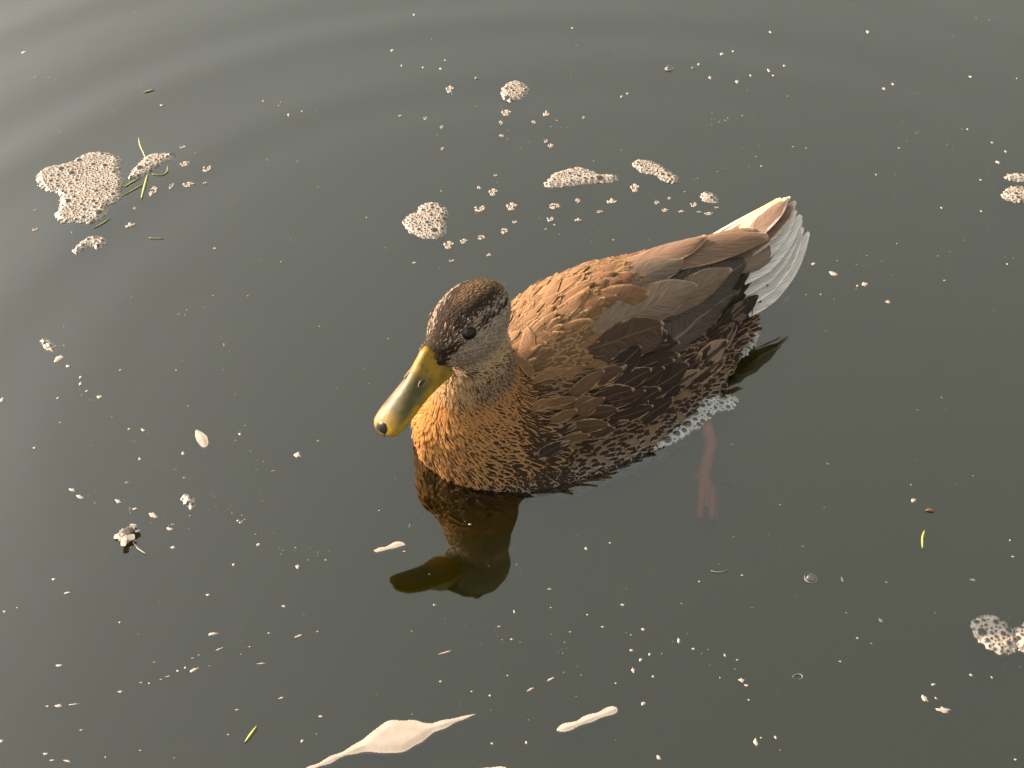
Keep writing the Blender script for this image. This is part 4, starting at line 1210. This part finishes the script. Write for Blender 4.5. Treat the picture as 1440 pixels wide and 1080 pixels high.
# grass blades, leaf, straw, threads
def strip(name, pts, width, mat, label, cat, z=0.0006, thick=0.0004, fold=0.08, group=None):
    W = np.array([at(x, y) for x, y in pts])
    n = 14
    t = np.linspace(0, 1, len(W)); tt = np.linspace(0, 1, n)
    C_ = np.stack([np.interp(tt, t, W[:, k]) for k in range(3)], 1)
    for _ in range(3):
        C_[1:-1] = (C_[:-2] + C_[1:-1] * 2 + C_[2:]) / 4
    c0 = C_.mean(0)
    V, Fc = [], []
    for i in range(n):
        d = C_[min(i + 1, n - 1)] - C_[max(i - 1, 0)]; d /= np.linalg.norm(d)
        s = np.array([-d[1], d[0], 0])
        w = width * 0.34 * (0.15 + 0.85 * math.sin(math.pi * min(1, (i + 0.6) / n)) ** 0.6)
        p = C_[i] - c0 + np.array([0, 0, z])
        V += [p + s * w, p + np.array([0, 0, thick + fold * w]), p - s * w, p - np.array([0, 0, thick])]
    for i in range(n - 1):
        for k in range(4):
            Fc.append((i * 4 + k, i * 4 + (k + 1) % 4, (i + 1) * 4 + (k + 1) % 4, (i + 1) * 4 + k))
    Fc += [(3, 2, 1, 0), tuple((n - 1) * 4 + k for k in range(4))]
    o = mesh_obj(name, V, Fc, mat)
    o.location = (c0[0], c0[1], float(ripple(c0[0], c0[1])))
    return tag(o, label, cat, group)
M_GRASS = simple_material('green_blade', (0.30, 0.34, 0.09), 0.45, 0.4)
M_STRAW = simple_material('yellow_straw', (0.31, 0.32, 0.08), 0.5, 0.3)
M_LEAF = simple_material('dry_leaf', (0.30, 0.22, 0.09), 0.6, 0.4)
M_THREAD = simple_material('pale_thread', (0.40, 0.36, 0.30), 0.6)
M_DARK = simple_material('dark_scrap', (0.05, 0.045, 0.035), 0.7, 0.5)
M_BROWN = simple_material('brown_scrap', (0.20, 0.09, 0.05), 0.7, 0.5)
strip('grass_blade', [(195, 194), (197, 205), (203, 217), (208, 232)], 0.0028, M_GRASS, 'green grass blade poking out beyond the slanting foam strip', 'grass')
strip('grass_blade', [(236, 235), (236, 243), (228, 248), (214, 246)], 0.0026, M_GRASS, 'curled green grass blade at the pointed end of the slanting foam strip', 'grass')
strip('grass_blade', [(208, 246), (204, 262), (199, 281)], 0.0040, M_GRASS, 'broad green grass blade hanging out from under the slanting foam strip', 'grass')
strip('grass_blade', [(196, 252), (186, 257), (174, 265)], 0.0034, M_GRASS, 'short green grass blade bridging the two big foam patches', 'grass')
strip('grass_blade', [(202, 260), (190, 267), (172, 277)], 0.0026, M_GRASS, 'thin green grass blade slanting towards the largest foam patch', 'grass')
strip('grass_blade', [(155, 308), (145, 315), (132, 322)], 0.0026, M_GRASS, 'green grass blade tucked under the rim of the largest foam patch', 'grass')
strip('grass_blade', [(210, 335), (222, 336), (230, 336)], 0.0018, M_GRASS, 'thin pale grass blade lying alone near the grass and foam', 'grass')
strip('grass_blade', [(1300, 747), (1297, 757), (1297, 772)], 0.0030, M_STRAW, 'lone yellow-green grass blade on dark water, slightly curved', 'grass')
strip('straw', [(361, 1022), (353, 1033), (345, 1044)], 0.0030, M_STRAW, 'short straight yellow straw near the smooth foam slick', 'straw')
strip('leaf', [(203, 131), (210, 129), (217, 127)], 0.0055, M_LEAF, 'small dry yellowish leaf floating on the rippled water', 'leaf', fold=0.12)
strip('thread', [(1000, 803), (1006, 805), (1016, 805), (1024, 802)], 0.0007, M_THREAD, 'fine pale curved thread on the dark water below the foot', 'thread')
strip('thread', [(1114, 954), (1116, 949), (1123, 948), (1129, 950), (1128, 955), (1124, 956)], 0.0007, M_THREAD, 'tiny pale hook-shaped curl of thread', 'thread')
strip('smear', [(1003, 671), (1012, 672), (1024, 677), (1034, 683)], 0.0048, M_DARK, 'dark smear lying in the water beside the webbed foot', 'smear', z=-0.004)  # dark strip just under the surface
strip('leaf_scrap', [(1302, 719), (1307, 718), (1313, 720)], 0.0050, M_BROWN, 'tiny reddish brown leaf scrap beyond the lone yellow-green blade', 'leaf scrap', fold=0.2)

# crumpled pale debris with some dark flakes and a tail
deb = bpy.data.objects.new('debris_clump', None); link(deb)
dp = at(180, 754); deb.location = (dp[0], dp[1], 0.0); deb.scale = (1.35, 1.35, 1.2)
tag(deb, 'crumpled pale clump of debris with dark flakes and a thin tail', 'debris')
M_DEB = simple_material('pale_debris', (0.62, 0.56, 0.48), 0.7, 0.6, 500.0)
gd = np.random.default_rng(3)
for k in range(14):
    a = gd.uniform(0, 6.28); c = np.array([math.cos(a) * gd.uniform(0, 0.55), math.sin(a) * gd.uniform(0, 0.7), gd.uniform(0.05, 0.35)])
    L, w = gd.uniform(0.4, 0.75), gd.uniform(0.25, 0.45); yaw = gd.uniform(0, 6.28); tilt_ = gd.uniform(-0.6, 0.6)
    V, Fc = [], []
    for i in range(6):
        for j in range(4):
            t, u = i / 5 - 0.5, j / 3 - 0.5
            x, y, z = t * L, u * w * (1 - 1.6 * t * t), 0.25 * L * (0.25 - t * t) + tilt_ * u * w + gd.normal(0, 0.03)
            V.append(((c[0] + x * math.cos(yaw) - y * math.sin(yaw)) * 0.01, (c[1] + x * math.sin(yaw) + y * math.cos(yaw)) * 0.01, (c[2] + z) * 0.01))
    Fc = [(i * 4 + j, i * 4 + j + 1, (i + 1) * 4 + j + 1, (i + 1) * 4 + j) for i in range(5) for j in range(3)]
    mesh_obj('flake', V, Fc, M_DARK if k in (2, 7) else M_DEB, deb)
tl = strip('tail_thread', [(189, 765), (194, 772), (203, 778)], 0.0012, M_DEB, None, None)
tl.parent = deb; tl.location = (tl.location - deb.location) / 1.35
